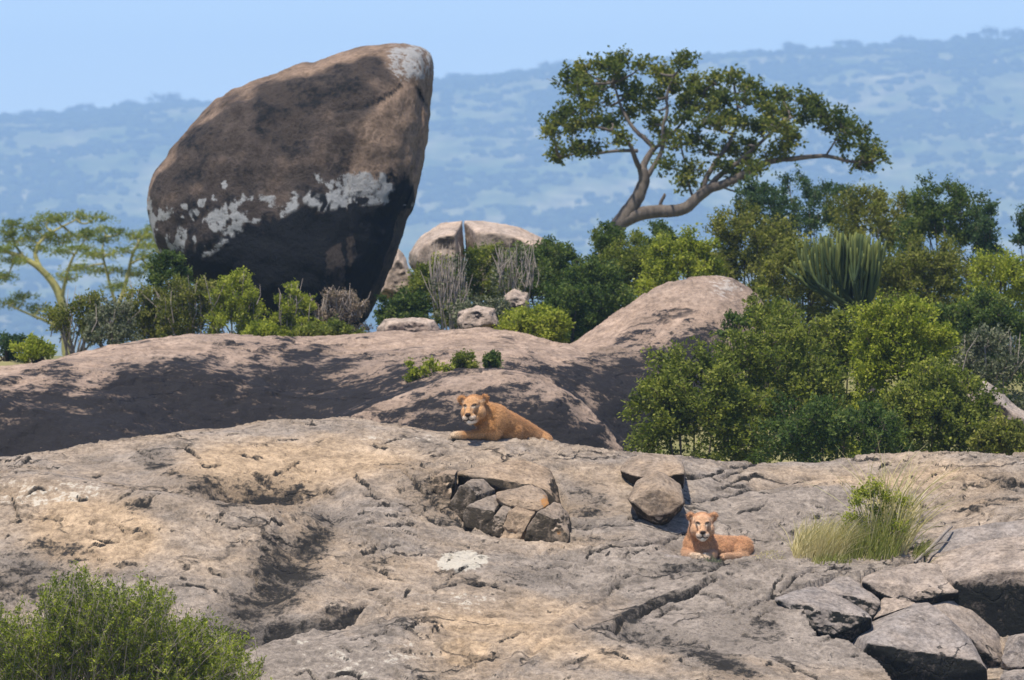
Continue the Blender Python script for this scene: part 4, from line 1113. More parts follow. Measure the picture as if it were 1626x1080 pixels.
# -------- shrubs: (u, v, half width, half height, distance, leaves, label, extra)
B = [
 (1105, 645, 105, 90, 95.0, 'green', 'dense green bush right beside the dark ridge flank', dict(dens=2.6, clump=.22)),
 (1235, 610, 120, 110, 96.5, 'green', 'tall dense green bush before the candelabra trunk', dict(dens=3.0, clump=.20, bare=4)),
 (1330, 690, 130, 52, 93.5, 'dark', 'low dark green bush along the back edge of the outcrop', dict(dens=2.6, clump=.25, bare=6)),
 (1432, 560, 80, 98, 98.5, 'bright', 'bright yellow-green bush right of the candelabra trunk', dict(dens=2.6, clump=.22)),
 (1490, 655, 100, 75, 96.0, 'green', 'broad green bush before the dark jutting rock', dict(dens=2.6, clump=.22)),
 (1600, 700, 55, 34, 95.0, 'olive', 'low olive bush at the foot of the dark jutting rock', dict(dens=1.6)),
 (1580, 580, 70, 60, 103.0, 'grey', 'grey-green dry bush above the dark jutting rock', dict(dens=1.6, bare=14)),
 (1340, 560, 60, 70, 100.0, 'green', 'green bush at the foot of the candelabra trunk', dict(dens=1.8, clump=.25)),
 (1000, 425, 62, 52, 121.0, 'green', 'green bush hiding the foot of the spreading tree', dict(dens=1.8, clump=.25)),
 (1085, 420, 70, 62, 119.0, 'bright', 'light green bush above the bare granite dome', dict(dens=2.0, clump=.24, tv=.2)),
 (965, 395, 36, 45, 124.0, 'dark', 'upright dark bush against the spreading tree trunk', dict(dens=1.2)),
 (1050, 385, 40, 30, 127.0, 'dark', 'small dark bush under the low limb of the spreading tree', dict(dens=1.0)),
 (945, 475, 66, 66, 116.0, 'dark', 'dark bush at the saddle left of the granite dome', dict(dens=2.0, clump=.24)),
 (1195, 400, 75, 75, 124.0, 'olive', 'olive bush under the outer limb of the spreading tree', dict(dens=2.2, clump=.23)),
 (1215, 330, 55, 42, 133.0, 'blue', 'blue-green bush with loose top below the spreading crown', dict(dens=1.0, clump=.26, outward=1.0, upw=.7)),
 (1290, 335, 75, 55, 134.0, 'blue', 'tall blue-green bush with feathery top on the skyline', dict(dens=1.4, clump=.24, outward=1.0, upw=.7)),
 (1390, 350, 85, 58, 130.0, 'olive', 'round olive bush on the skyline behind the candelabra', dict(dens=2.0, clump=.24)),
 (1500, 350, 75, 58, 128.0, 'dark', 'dark round tree-like bush on the skyline', dict(dens=2.0, clump=.24)),
 (1565, 375, 30, 60, 127.5, 'blue', 'narrow dark bush beside the gap of blue hillside', dict(dens=1.0)),
 (1640, 385, 38, 66, 125.0, 'blue', 'dark bush on the far side of the gap of hillside', dict(dens=1.3)),
 (1460, 440, 90, 60, 117.0, 'olive', 'olive bush behind the bright yellow-green bush', dict(dens=2.0, clump=.24)),
 (1590, 455, 75, 55, 115.0, 'bright', 'sunlit yellow-green bush below the gap of hillside', dict(dens=1.6, tv=.22)),
 (1550, 520, 95, 48, 109.0, 'dark', 'low spreading grey-dark bush beside the yellow-green bush', dict(dens=2.0, clump=.25)),
 (1275, 440, 75, 70, 115.0, 'olive', 'olive bush close left of the candelabra arms', dict(dens=2.0, clump=.24)),
 (1225, 500, 42, 50, 110.0, 'green', 'green bush growing against the bare granite dome', dict(dens=1.2)),
 (1160, 520, 36, 30, 107.5, 'dark', 'thin sprig bush growing in front of the granite dome', dict(dens=0.5, leaf=.05, twigs=9)),
 (865, 435, 75, 58, 121.0, 'dark', 'dark green bush in front of the split dome rock', dict(dens=2.0, clump=.24)),
 (770, 435, 62, 50, 124.0, 'green', 'green bush directly below the crack of the dome rock', dict(dens=1.7, clump=.26)),
 (690, 465, 52, 52, 119.0, 'green', 'green bush right of the pointed tan rock', dict(dens=1.6, clump=.26)),
 (640, 490, 40, 34, 117.0, 'dark', 'dark bush at the right foot of the leaning boulder', dict(dens=1.3)),
 (850, 522, 66, 34, 113.2, 'bright', 'vivid yellow-green bush on the ridge crest', dict(dens=1.8, clump=.26, tv=.2)),
 (715, 455, 34, 62, 116.5, 'grey', 'leafless grey twiggy bush before the green bushes', dict(dens=0.5, bare=70, twigs=4)),
 (820, 430, 40, 55, 118.5, 'grey', 'grey twiggy bush before the dark green bush', dict(dens=0.6, bare=45, twigs=5)),
 (770, 500, 46, 30, 115.5, 'grey', 'grey-green low bush by the small grey rounded rock', dict(dens=1.2)),
 (895, 490, 40, 45, 114.5, 'dark', 'dark bush beside the vivid yellow-green bush', dict(dens=1.3)),
 (235, 495, 52, 48, 116.0, 'olive', 'olive bush under the overhanging end of the leaning boulder', dict(dens=1.5, clump=.24, upw=1.5, outward=.45, leaf=.040, bare=16, tv=.22)),
 (305, 490, 56, 52, 115.2, 'olive', 'feathery olive bush before the black base of the boulder', dict(dens=1.5, clump=.24, upw=1.5, outward=.45, leaf=.040, bare=16, tv=.22)),
 (375, 485, 50, 52, 114.5, 'bright', 'feathery bright bush before the black base of the boulder', dict(dens=1.5, clump=.24, upw=1.5, outward=.45, leaf=.040, bare=16, tv=.22)),
 (465, 495, 32, 50, 114.6, 'bright', 'sparse bright bush beside the dark hollow under the boulder', dict(dens=0.9, clump=.24, upw=1.5, outward=.45, leaf=.040, bare=16, tv=.22)),
 (415, 530, 34, 14, 112.5, 'bright', 'low bright clump on the ridge crest under the boulder', dict(dens=0.9)),
 (540, 492, 46, 38, 114.8, 'dry', 'dry brown bush at the foot of the leaning boulder', dict(dens=1.2, bare=45, leaf=.038, upw=1.2, outward=.5)),
 (520, 528, 60, 16, 113.0, 'green', 'low green growth on the crest under the dry brown bush', dict(dens=1.1)),
 (270, 435, 34, 40, 118.5, 'dark', 'dark leafy bush tucked under the boulder overhang', dict(dens=1.2)),
 (120, 510, 50, 58, 115.5, 'olive', 'loose olive bush in front of the acacia trunk', dict(dens=1.1, bare=18, upw=.7)),
 (175, 520, 44, 40, 114.5, 'grey', 'grey-green bush on the ridge beside the loose olive bush', dict(dens=1.2, bare=12)),
 (60, 560, 42, 24, 112.0, 'bright', 'small bright bush on the left shoulder of the ridge', dict(dens=0.9, upw=.7)),
 (5, 560, 40, 34, 114.0, 'blue', 'blue-green bush at the outer end of the ridge', dict(dens=0.9, upw=.6)),
 (680, 592, 42, 22, 105.3, 'bright', 'sparse yellow-green plant growing in the ridge cleft', dict(dens=0.6, leaf=.045, twigs=9, upw=.7, base_v=618)),
 (738, 578, 20, 18, 105.6, 'green', 'small green plant in the ridge cleft', dict(dens=0.5, leaf=.045, base_v=600)),
 (781, 573, 11, 15, 105.6, 'dark', 'tiny dark shrub on the pink slope of the ridge', dict(dens=0.5, leaf=.045, base_v=595)),
]
for (u, v, hw, hh, Y, kind, label, kw) in B:
    bush(u, v, hw, hh, Y, kind, label, **kw)

# -------- fine-leaved shrub at the foot of the outcrop, close to the camera
r = np.random.default_rng(77)
def near_shrub():
    Y = 74.6
    base = P(150, 1190, Y)
    root = empty('broom_shrub', base)
    G, W = Geo(), Geo()
    top = lambda u: np.interp(u, [-60, 0, 60, 110, 150, 200, 260, 300, 350, 395, 430], [990, 985, 960, 925, 912, 930, 955, 970, 1000, 1050, 1100])
    for k in range(520):
        u = r.uniform(-60, 415); vt = top(u) + 16 * math.sin(u * 0.045) + 10 * math.sin(u * 0.13 + 1) + abs(r.normal()) * 75 * r.uniform(0, 1) - (r.uniform(0, 22) if r.random() < 0.25 else 0)
        if vt > 1110: vt = r.uniform(1050, 1110)
        dy = r.uniform(-0.75, 0.6)
        e = P(u, vt, Y); e[1] += dy
        b = base + np.array([(e[0] - base[0]) * 0.45 + r.normal() * 0.40, dy * 0.4, 0.0])
        m = (b + e) / 2 + np.array([r.normal() * 0.16, r.normal() * 0.12, 0.12])
        t = np.linspace(0, 1, 7)[:, None]
        pts = (1 - t) ** 2 * b + 2 * t * (1 - t) * m + t * t * e
        W.tube(pts, np.linspace(0.006, 0.0018, 7), 4)
        ct = 0.42 + 0.16 * r.normal()
        for j in range(10):     # side shoots clothed in small leaves
            tt_ = r.uniform(0.45, 1.0)
            s = (1 - tt_) ** 2 * b + 2 * tt_ * (1 - tt_) * m + tt_ ** 2 * e
            d = r.normal(size=3) * 0.9 + np.array([0, 0, 0.5]) + (e - b) * 0.3; d /= np.linalg.norm(d)
            L = r.uniform(0.07, 0.20)
            W.tube(np.stack([s, s + d * L]), [0.0022, 0.001], 3)
            n = 19
            C = s + d * (L * r.uniform(0, 1.05, n))[:, None] + r.normal(size=(n, 3)) * 0.012
            V, Fc = leaf_quads(C, 0.034, r, 0.36, 0.3, np.repeat(d[None], n, 0))
            G.add(V, Fc, np.repeat(np.clip(ct + 0.18 * r.normal(size=n), 0, 1), 4))
    for k in range(26):        # dead grey twigs
        u = r.uniform(20, 400); e = P(u + r.normal() * 14, top(u) - r.uniform(-10, 26), Y) + np.array([0, r.uniform(-.5, .3), 0])
        b = e + np.array([r.normal() * .08, 0, -r.uniform(.2, .5)])
        W.tube(np.stack([b, (b + e) / 2 + r.normal(size=3) * .015, e]), [0.005, 0.0035, 0.0015], 4)
    G.link('foliage', leaf_material('leaves_broom', (0.069, 0.090, 0.013), (0.206, 0.244, 0.025), (0.450, 0.463, 0.075)), root, base, False)
    W.link('stems', mat_twig, root, base)
    tag(root, 'fine-leaved green shrub growing at the foot of the outcrop', 'bush')
near_shrub()

# -------- grass tussock with a leafy plant in it
def blade(G, b, d, L, w, bend, tn, n=7):
    t = np.linspace(0, 1, n)[:, None]
    side = np.cross(d, np.array([0, 1.0, 0.2])); side /= np.linalg.norm(side)
    pts = b + d * L * t + bend * L * t ** 2.2
    wd = w * (1 - t ** 2 * 0.85)
    V = np.concatenate([pts - side * wd, pts + side * wd])
    i = np.arange(n - 1)
    G.add(V, np.stack([i, i + 1, i + 1 + n, i + n], 1), tn)
mat_straw = leaf_material('straw_blades', (0.38, 0.32, 0.13), (0.56, 0.46, 0.23), (0.70, 0.62, 0.40), 0.3)
mat_grass = leaf_material('green_blades', (0.09, 0.125, 0.02), (0.24, 0.25, 0.055), (0.52, 0.46, 0.22), 0.3)
def tussock(name, u0, u1, vb, Y, n, tops, lean, mat, label, w=0.0035, seed=1, hv=0.5, extra=None):
    r = np.random.default_rng(seed)
    bc = P((u0 + u1) / 2, vb, Y); bc[2] = rock_z(bc[0], bc[1]) - 0.02
    root = empty(name, bc)
    G = Geo()
    for k in range(n):
        u = r.uniform(u0, u1); y = Y + r.uniform(-0.18, 0.22)
        x = (u - 813) * Y / F
        b = np.array([x, y, rock_z(x, y) - 0.02])
        H = np.interp((u - u0) / (u1 - u0), [0, 0.5, 1], tops) * r.uniform(1 - hv, 1.0)
        d = np.array([lean + r.normal() * 0.27, r.normal() * 0.22, 1.0]); d /= np.linalg.norm(d)
        bend = np.array([lean * 0.5 + r.normal() * 0.22, r.normal() * 0.15, -0.12 - abs(r.normal()) * 0.12])
        blade(G, b, d, H, w * r.uniform(0.6, 1.2), bend, float(np.clip(r.normal(0.5, 0.22), 0, 1)))
    G.link('blades', mat, root, bc)['kind'] = 'stuff'
    if extra:
        extra(root, bc, r)
    tag(root, label, 'grass')
tussock('grass_tussock', 1258, 1335, 886, 79.25, 900, (0.42, 0.62, 0.66), 0.30, mat_straw, 'dry straw-coloured grass tussock leaning over the rock', 0.0032, 41, 0.45)
def leafy(root, bc, r):
    G, W = Geo(), Geo()
    cs = [P(u, v, 79.35) + np.array([0, r.uniform(-.15, .15), 0]) for u, v in [(1350,850),(1365,830),(1360,800),(1380,790),(1400,790),(1415,800),(1355,870),(1390,815),(1420,820),(1405,840),(1375,860),(1390,775),(1350,825),(1425,840),(1395,870),(1363,785),(1435,800)]]
    for cc in cs:
        W.tube(np.stack([bc + r.normal(size=3) * 0.03, (bc + cc) / 2 + r.normal(size=3) * .03, cc]), [0.006, 0.004, 0.002], 4)
    twig_clumps(G, cs, [0.085] * len(cs), r, bc, 0.032, 22, 10, 0.9, 0.5, 1.0, 0.5, 0.2, W)
    G.link('leaves', LEAF['bright'], root, bc, False)
    W.link('stems', mat_twig, root, bc)
tussock('grass_tussock', 1338, 1425, 888, 79.3, 520, (0.50, 0.70, 0.55), 0.10, mat_grass, 'green grass tussock with leafy sprigs inside', 0.0038, 42, 0.5, leafy)
tussock('grass_tussock', 1375, 1440, 880, 79.5, 210, (1.20, 1.38, 1.05), 0.14, mat_straw, 'tall pale grass stalks rising behind the green tussock', 0.0055, 43, 0.62)
tussock('grass_tussock', 1290, 1350, 890, 79.05, 240, (0.14, 0.20, 0.14), 0.05, mat_grass, 'short bright green grass in front of the tussocks', 0.003, 44, 0.5)
tussock('grass_tussock', 1445, 1470, 886, 79.3, 110, (0.16, 0.28, 0.22), 0.45, mat_grass, 'small green tuft beside the grey sloping slab', 0.003, 45, 0.5)
tussock('grass_tussock', 1196, 1245, 884, 79.25, 160, (0.05, 0.09, 0.06), 0.1, mat_straw, 'short withered grass strip beside the lower lioness', 0.003, 46, 0.5)
tussock('grass_tussock', 1120, 1146, 893, 78.98, 260, (0.06, 0.10, 0.06), 0.0, LEAF['grey'], 'small grey-green tuft before the lower lioness paws', 0.003, 47, 0.5)
# fallen branch
W = Geo()
bp_ = [P(1452, 893, 79.05), P(1480, 868, 79.3), P(1500, 846, 79.5), P(1512, 836, 79.7)]
W.tube(np.array(bp_), [0.012, 0.02, 0.017, 0.010], 7)
W.tube(np.array([P(1478, 870, 79.28), P(1492, 862, 79.2), P(1510, 860, 79.2)]), [0.010, 0.007, 0.004], 6)
o = W.link('fallen_branch', mat_twig)
tag(o, 'bleached fallen branch leaning on the grey sloping slab', 'branch')
# trees on the far ridge line
def ridge_tree(u, w, h, seed):
    r = np.random.default_rng(seed)
    x = (u - 813) * RIDGE_Y / F
    z0 = float(hill_z(np.array([x]), np.array([RIDGE_Y - 12.0]))[0]) - 0.4
    s = RIDGE_Y / F
    base = np.array([x, RIDGE_Y - 12.0, z0])
    root = empty('umbrella_tree', base)
    W, G = Geo(), Geo()
    H = h * s * 1.05
    W.tube(np.array([base, base + [0.4, 0, H * 0.4], base + [0.2, 0, H * 0.75]]), [0.8, 0.6, 0.3], 6)
    for k in range(4):
        e = base + np.array([r.uniform(-1, 1) * w * s * 0.4, r.uniform(-1, 1), H * 0.85])
        W.tube(np.array([base + [0.2, 0, H * 0.4], (base + e) / 2 + [0, 0, H * .2], e]), [0.45, 0.3, 0.15], 5)
    cs = [base + np.array([r.uniform(-1, 1) * w * s * 0.5, r.uniform(-1, 1) * w * s * 0.4, H * r.uniform(0.45, 1.0)]) for k in range(16)]
    twig_clumps(G, cs, [w * s * 0.24] * 16, r, base, 1.9, 14, 7, 0.45, 0.7, 1.0, 0.3, 0.15)
    W.link('trunk', mat_dark_bark, root, base)
    G.link('crown', mat_hillbush, root, base, False)
    if u < 400:
        tag(root, 'hazy tree on the far ridge line beyond the acacias', 'tree', 'trees on the low end of the far ridge')
    elif u < 1150:
        tag(root, 'low hazy tree on the far ridge between leaning boulder and spreading tree', 'tree', 'trees on the middle of the far ridge')
    elif w > 45:
        tag(root, 'widest umbrella tree on the highest part of the far ridge', 'tree')
    else:
        tag(root, 'hazy umbrella tree on the high far ridge beyond the spreading tree', 'tree', 'trees on the high end of the far ridge')
for k, (u, w, h) in enumerate([(130, 34, 18), (205, 22, 16), (262, 44, 24), (60, 40, 14), (20, 26, 10), (300, 24, 12), (1262, 30, 16), (1345, 36, 16), (1435, 36, 18), (1478, 22, 10), (1515, 26, 14), (1545, 18, 18), (1590, 52, 24), (1635, 30, 18), (1200, 24, 10), (880, 40, 12), (830, 30, 10), (730, 36, 12), (1390, 20, 8)]):
    ridge_tree(u, w, h, 300 + k)

# ------------------------------------------------------------------ the two lionesses
S2V, S2F = ico(3)
def rot_m(e):
    return np.array(Euler([math.radians(a) for a in e]).to_matrix())
class Body:
    def __init__(s):
        s.v, s.f, s.n = [], [], 0
    def ell(s, c, r, e=(0, 0, 0), M=None, o=None):
        V = (S2V * np.array(r)) @ rot_m(e).T + np.array(c)
        if M is not None:
            V = V @ M.T + o
        s.v.append(V); s.f.append(S2F + s.n); s.n += len(V)
    def chain(s, pts, rad, M=None, o=None, step=0.22):
        pts = [np.array(p, float) for p in pts]
        for a, b, ra, rb in zip(pts[:-1], pts[1:], rad[:-1], rad[1:]):
            n = max(2, int(np.linalg.norm(b - a) / (min(ra, rb) * step)) + 1)
            for t in np.linspace(0, 1, n):
                q = ra + (rb - ra) * t
                s.ell(a + (b - a) * t, (q, q, q), (0, 0, 0), M, o)
    def mesh(s, name, voxel, smooth):
        me = mesh_np(name + '_raw', np.concatenate(s.v), np.concatenate(s.f))
        ob = bpy.data.objects.new(name + '_raw', me); COL.objects.link(ob)
        m = ob.modifiers.new('r', 'REMESH'); m.mode = 'VOXEL'; m.voxel_size = voxel; m.use_smooth_shade = True
        m2 = ob.modifiers.new('s', 'SMOOTH'); m2.factor = 0.5; m2.iterations = smooth
        dg = bpy.context.evaluated_depsgraph_get()
        out = bpy.data.meshes.new_from_object(ob.evaluated_get(dg))
        bpy.data.objects.remove(ob)
        V = np.empty(len(out.vertices) * 3, np.float32); out.vertices.foreach_get('co', V); V = V.reshape(-1, 3).astype(float)
        Fq = [tuple(p.vertices) for p in out.polygons]
        bpy.data.meshes.remove(out)
        return V, Fq
mf, nt, out = nodes_of('lion_fur')
at = nd(nt, 'ShaderNodeAttribute', attribute_name='fur')
tc = nd(nt, 'ShaderNodeTexCoord')
n1 = noise_tex(nt, tc.outputs['Object'], 14, 5, 0.65)
n2 = noise_tex(nt, tc.outputs['Object'], 75, 4, 0.75)
cc_ = mixc(nt, 0.5, at.outputs['Color'], ramp(nt, n1, [(0.3, g3(0.72)), (0.7, g3(1.22))]), 'MULTIPLY')
cc_ = mixc(nt, 0.7, cc_, ramp(nt, n2, [(0.36, g3(0.5)), (0.5, g3(0.95)), (0.64, g3(1.4))]), 'MULTIPLY')
bs = nd(nt, 'ShaderNodeBsdfPrincipled'); bs.inputs['Roughness'].default_value = 0.75; bs.inputs['Specular IOR Level'].default_value = 0.2
bs.inputs['Sheen Weight'].default_value = 0.1
bpn = nd(nt, 'ShaderNodeBump'); bpn.inputs['Strength'].default_value = 0.7; bpn.inputs['Distance'].default_value = 0.012
nt.links.new(n2, bpn.inputs['Height']); nt.links.new(bpn.outputs['Normal'], bs.inputs['Normal'])
nt.links.new(cc_, bs.inputs['Base Color']); nt.links.new(bs.outputs['BSDF'], out.inputs['Surface'])
m_eye = plain_material('lion_eye', (0.05, 0.03, 0.008), (0.16, 0.09, 0.02), 40, 0.2, 0)
m_nose = plain_material('lion_nose', (0.025, 0.016, 0.014), (0.06, 0.035, 0.03), 40, 0.5, 0)

def head(b, pos, yaw, pitch, roll, s):
    M = rot_m((pitch, roll, yaw)) * s
    o = np.array(pos)
    E = lambda c, r, e=(0, 0, 0): b.ell(c, r, e, M, o)
    E((0, .03, .028), (.094, .115, .088))
    E((0, -.045, .052), (.070, .070, .050))
    for sx in (-1, 1):
        E((sx * .052, -.01, -.030), (.054, .080, .064))
        E((sx * .040, -.088, .042), (.024, .028, .020))
        E((sx * .026, -.165, -.060), (.034, .038, .032))
        # rounded ear: a tilted cup set low on the side of the skull
        E((sx * .094, .030, .080), (.038, .015, .040), (-6, sx * 40, sx * -25))
        E((sx * .076, .036, .060), (.036, .030, .036), (0, sx * 35, 0))
    b.chain([(0, -.06, .034), (0, -.12, .006), (0, -.178, -.030)], [.050, .045, .034], M, o, 0.3)
    E((0, -.14, -.095), (.034, .040, .026))
    E((0, -.06, -.075), (.060, .080, .046))
    E((0, -.192, -.036), (.023, .016, .015))
    return M, o
def paint(V, M, o, base, light, belly_z, hs, paw):
    H = (V - o) @ np.linalg.inv(M).T            # head coordinates
    x, y, z = H[:, 0], H[:, 1], H[:, 2]
    ax = np.abs(x)
    n = fbm(V * 9, 3)[:, None]
    n5 = fbm(V * np.array([22, 22, 30]) + 3, 4)[:, None]
    C = np.array(base)[None] * (1 + 0.22 * n + 0.30 * n5 * np.array([[0.8, 1.0, 1.1]]))
    C = np.repeat(C, 1, 0)
    def mix(m, col):
        nonlocal C
        m = np.clip(m, 0, 1)[:, None]
        C = C * (1 - m) + np.array(col)[None] * m
    cream = (0.74, 0.60, 0.43); white = (0.86, 0.80, 0.72); dark = (0.035, 0.022, 0.016)
    inh = (np.abs(z) < .2) & (y < .12) & (y > -.25) & (ax < .16)
    mix(sstep(belly_z + .12, belly_z, V[:, 2]) * 0.55 * (~inh), light)
    back = sstep(-.05, .25, V[:, 1]) * (~inh)
    mix(back * 0.35 * sstep(-.1, .25, n5[:, 0]), tuple(x * 0.55 for x in base))
    mix(sstep(.2, -.1, V[:, 1]) * (~inh) * 0.25, light)
    mix(paw(V) * 0.7, (0.70, 0.56, 0.40))
    face = inh * sstep(.02, -.06, y)
    mix(face * 0.35, light)
    mix(face * sstep(-.035, -.055, z) * sstep(.070, .045, ax) * sstep(-.10, -.14, y) * 0.75, (0.72, 0.60, 0.47))       # muzzle and chin
    mix(inh * sstep(-.070, -.090, z) * sstep(-.15, -.125, z) * sstep(.06, .03, ax) * sstep(-.04, -.10, y) * 0.8, white)
    for sx in (-1, 1):
        d = np.hypot((x - sx * .040) / 1.3, (z - .027) / 0.7)
        mix(face * sstep(.026, .014, d) * 0.7, cream)                                                    # pale under and round the eye
        d = np.hypot((x - sx * .037) / 1.7, z - .039 - sx * (x - sx * .037) * 0.25)
        mix(face * sstep(.0145, .009, d), dark)                                                           # eye liner
        t = seg_dist(x, z, [(sx * .024, .030), (sx * .021, .0)])
        mix(face * sstep(.008, .004, t) * 0.5, (0.13, 0.07, 0.04))                                       # tear mark
        e = np.hypot((x - sx * .095) / 1.0, (z - .081) / 1.0)
        mix(inh * sstep(.028, .010, e) * (y < .034) * 0.85, (0.10, 0.055, 0.035))                                  # inside of the ear
        mix(inh * sstep(.020, .010, np.hypot(x - sx * .082, z - .064)) * (y < .03) * .25, cream)
        t = seg_dist(x, z, [(0, -.074), (sx * .020, -.085), (sx * .042, -.080)])
        mix(face * sstep(.0075, .004, t) * (y < -.11), dark)                                              # mouth
    mix(face * sstep(.006, .003, ax) * ((z < -.045) & (z > -.078) & (y < -.15)), dark)
    d = np.hypot(x / 1.35, z + .036)
    mix(face * sstep(.021, .015, d) * (y < -.165), dark)
    mix(face * sstep(.030, .016, ax) * sstep(.0, .03, z) * sstep(.12, .08, z) * 0.22, (0.34, 0.17, 0.07))
    return np.clip(C, 0, 1)
def lioness(name, label, origin, build, base, light, belly_z, paw, voxel=0.0065, smooth=9):
    b = Body()
    hpos, (yaw, pitch, roll), hs = build(b)
    M, o = head(b, hpos, yaw, pitch, roll, hs)
    V, Fq = b.mesh(name, voxel, smooth)
    root = empty(name, origin)
    me = bpy.data.meshes.new('body')
    me.from_pydata(V.tolist(), [], Fq)
    me.polygons.foreach_set('use_smooth', np.ones(len(me.polygons), bool))
    set_attr(me, 'fur', paint(V, M, o, base, light, belly_z, hs, paw))
    bo = link('body', me, mf, root)
    # short coat: fine hairs lying back along the body
    fur = np.empty(len(V) * 4, np.float32); me.attributes['fur'].data.foreach_get('color', fur); fur = fur.reshape(-1, 4)[:, :3]
    nv = np.empty(len(V) * 3, np.float32); me.vertices.foreach_get('normal', nv); nv = nv.reshape(-1, 3).astype(float)
    rr_ = np.random.default_rng(len(V))
    Hh = (V - o) @ np.linalg.inv(M).T
    onface = (Hh[:, 1] < 0.0) & (np.abs(Hh[:, 0]) < .13) & (np.abs(Hh[:, 2]) < .13)
    pick = rr_.choice(len(V), 26000)
    pick = pick[(~onface[pick]) | (rr_.random(len(pick)) < 0.35)]
    Rt, Nn = V[pick] + rr_.normal(size=(len(pick), 3)) * 0.003, nv[pick]
    back_dir = (V[pick] - o); back_dir /= np.linalg.norm(back_dir, axis=1)[:, None] + 1e-6
    back_dir = back_dir + np.array([0, 0, -0.5]) + 0.35 * rr_.normal(size=back_dir.shape)
    tg = back_dir - (back_dir * Nn).sum(1)[:, None] * Nn; tg /= np.linalg.norm(tg, axis=1)[:, None] + 1e-6
    Lh = np.where(onface[pick], 0.009, 0.024) * rr_.uniform(0.6, 1.4, len(pick))
    dr = tg * 0.92 + Nn * 0.36
    sd = np.cross(dr, Nn); sd /= np.linalg.norm(sd, axis=1)[:, None] + 1e-6
    HV = np.stack([Rt - sd * 0.0022, Rt + sd * 0.0022, Rt + dr * Lh[:, None]], 1).reshape(-1, 3)
    hm = mesh_np('coat', HV, np.arange(len(HV)).reshape(-1, 3), False)
    set_attr(hm, 'fur', np.repeat(np.clip(fur[pick] * rr_.uniform(0.6, 1.35, (len(pick), 1)), 0, 1), 3, 0))
    link('coat', hm, mf, root)['kind'] = 'stuff'
    for sx in (-1, 1):
        G = Body(); G.ell((sx * .037, -.1105, .040), (.0105, .007, .0058), (0, sx * -10, 0), M, o)
        link('eye', mesh_np('eye', G.v[0], G.f[0]), m_eye, root)
    G = Body(); G.ell((0, -.203, -.032), (.0215, .010, .0115), (0, 0, 0), M, o)
    link('nose', mesh_np('nose', G.v[0], G.f[0]), m_nose, root)
    tag(root, label, 'lion')
    return root
def low_build(b):
    b.chain([(.0, .06, .325), (-.005, .11, .23), (-.005, .16, .14)], [.112, .132, .145])
    b.ell((-.01, .10, .12), (.15, .13, .125))
    b.ell((-.10, .14, .13), (.075, .12, .125)); b.ell((.09, .15, .12), (.075, .12, .12))
    b.chain([(-.125, .10, .07), (-.135, -.02, .048), (-.085, -.15, .040), (-.03, -.21, .036)], [.07, .052, .042, .040])
    b.chain([(.10, .10, .06), (.105, .0, .048), (.07, -.12, .040), (.035, -.17, .038)], [.068, .052, .042, .040])
    for k in range(4):       # toes
        b.ell((-.052 + .021 * k, -.232 + .006 * abs(k - 1.5), .028), (.013, .024, .018))
        b.ell((.008 + .021 * k, -.196 + .006 * abs(k - 1.5), .028), (.013, .024, .018))
    b.chain([(.02, .20, .135), (.20, .31, .115), (.40, .43, .10)], [.125, .118, .122])
    b.ell((.20, .31, .10), (.20, .15, .115), (0, 0, 31))
    b.ell((.43, .36, .105), (.095, .15, .122), (0, 0, 20))
    b.ell((.40, .28, .075), (.09, .10, .09))
    b.chain([(.44, .22, .04), (.33, .14, .032), (.22, .08, .03)], [.045, .036, .034])
    b.chain([(.50, .46, .06), (.57, .40, .03), (.57, .25, .022), (.50, .14, .02)], [.03, .022, .018, .018])
    return (.012, -.035, .335), (0, 4, 0), 1.16
Yl = 79.2
p0 = P(1113, 889, Yl); p0[2] = P(1113, 889, Yl)[2]
lioness('lioness', 'lioness lying upright with paws forward beside the rock lip', p0, low_build, (0.54, 0.275, 0.135), (0.66, 0.44, 0.28), 0.02, lambda V: sstep(-.13, -.20, V[:, 1]) * (V[:, 2] < .09))
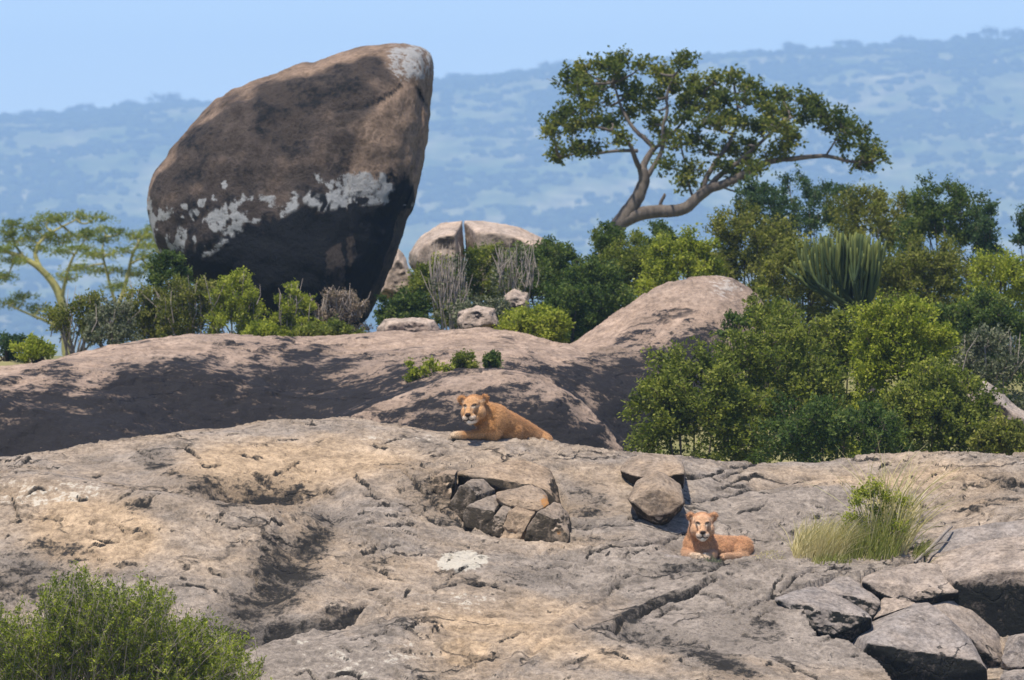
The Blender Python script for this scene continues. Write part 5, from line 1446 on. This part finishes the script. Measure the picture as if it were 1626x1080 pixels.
def high_build(b):
    b.chain([(-.235, -.02, .29), (-.15, .06, .25), (-.03, .12, .20)], [.112, .138, .160])
    b.ell((.0, .03, .19), (.08, .075, .11), (0, 0, 20)); b.ell((-.06, .04, .09), (.12, .09, .115))
    b.ell((-.10, .05, .12), (.115, .13, .14)); b.ell((-.02, .09, .17), (.125, .14, .15))
    b.chain([(-.12, .0, .10), (-.18, -.03, .055), (-.30, -.06, .046), (-.415, -.07, .044)], [.085, .055, .038, .038])
    b.ell((-.43, -.065, .042), (.045, .042, .036))
    for k in range(4):
        b.ell((-.46, -.10 + .02 * k, .034), (.024, .013, .018))
    b.chain([(-.02, .12, .185), (.10, .26, .13), (.24, .44, .055), (.40, .64, -.04)], [.155, .15, .145, .135])
    b.ell((.10, .26, .08), (.16, .17, .15), (0, 0, 52))
    b.ell((.43, .62, -.05), (.12, .17, .125), (0, 0, 40))
    b.chain([(.46, .60, -.06), (.56, .66, -.13), (.66, .72, -.20)], [.10, .06, .035])
    b.chain([(.36, .40, -.10), (.40, .34, -.16)], [.09, .06])
    return (-.245, -.095, .305), (-14, 3, -4), 1.24
Yl = 81.35
p0 = P(790, 697, Yl)
lioness('lioness', 'lioness lying on the crest of the outcrop looking over her shoulder', p0, high_build, (0.45, 0.215, 0.078), (0.62, 0.38, 0.20), -0.02, lambda V: sstep(-.33, -.42, V[:, 0]) * (V[:, 2] < .12))

# ------------------------------------------------------------------ the air: even haze between camera and hills
m, nt, out = nodes_of('haze_air')
pv = nd(nt, 'ShaderNodeVolumePrincipled')
pv.inputs['Color'].default_value = (0.42, 0.65, 1.0, 1)
pv.inputs['Density'].default_value = 0.00017
pv.inputs['Anisotropy'].default_value = 0.0
nt.links.new(pv.outputs['Volume'], out.inputs['Volume'])
bm = bmesh.new(); bmesh.ops.create_cube(bm, size=1.0)
me = bpy.data.meshes.new('haze'); bm.to_mesh(me); bm.free()
o = link('haze', me, m)
o.scale = (6200, 11400, 432); o.location = (0, 5450, 213.0)
o['kind'] = 'stuff'
tag(o, 'pale blue haze filling the air before the hills', 'haze')
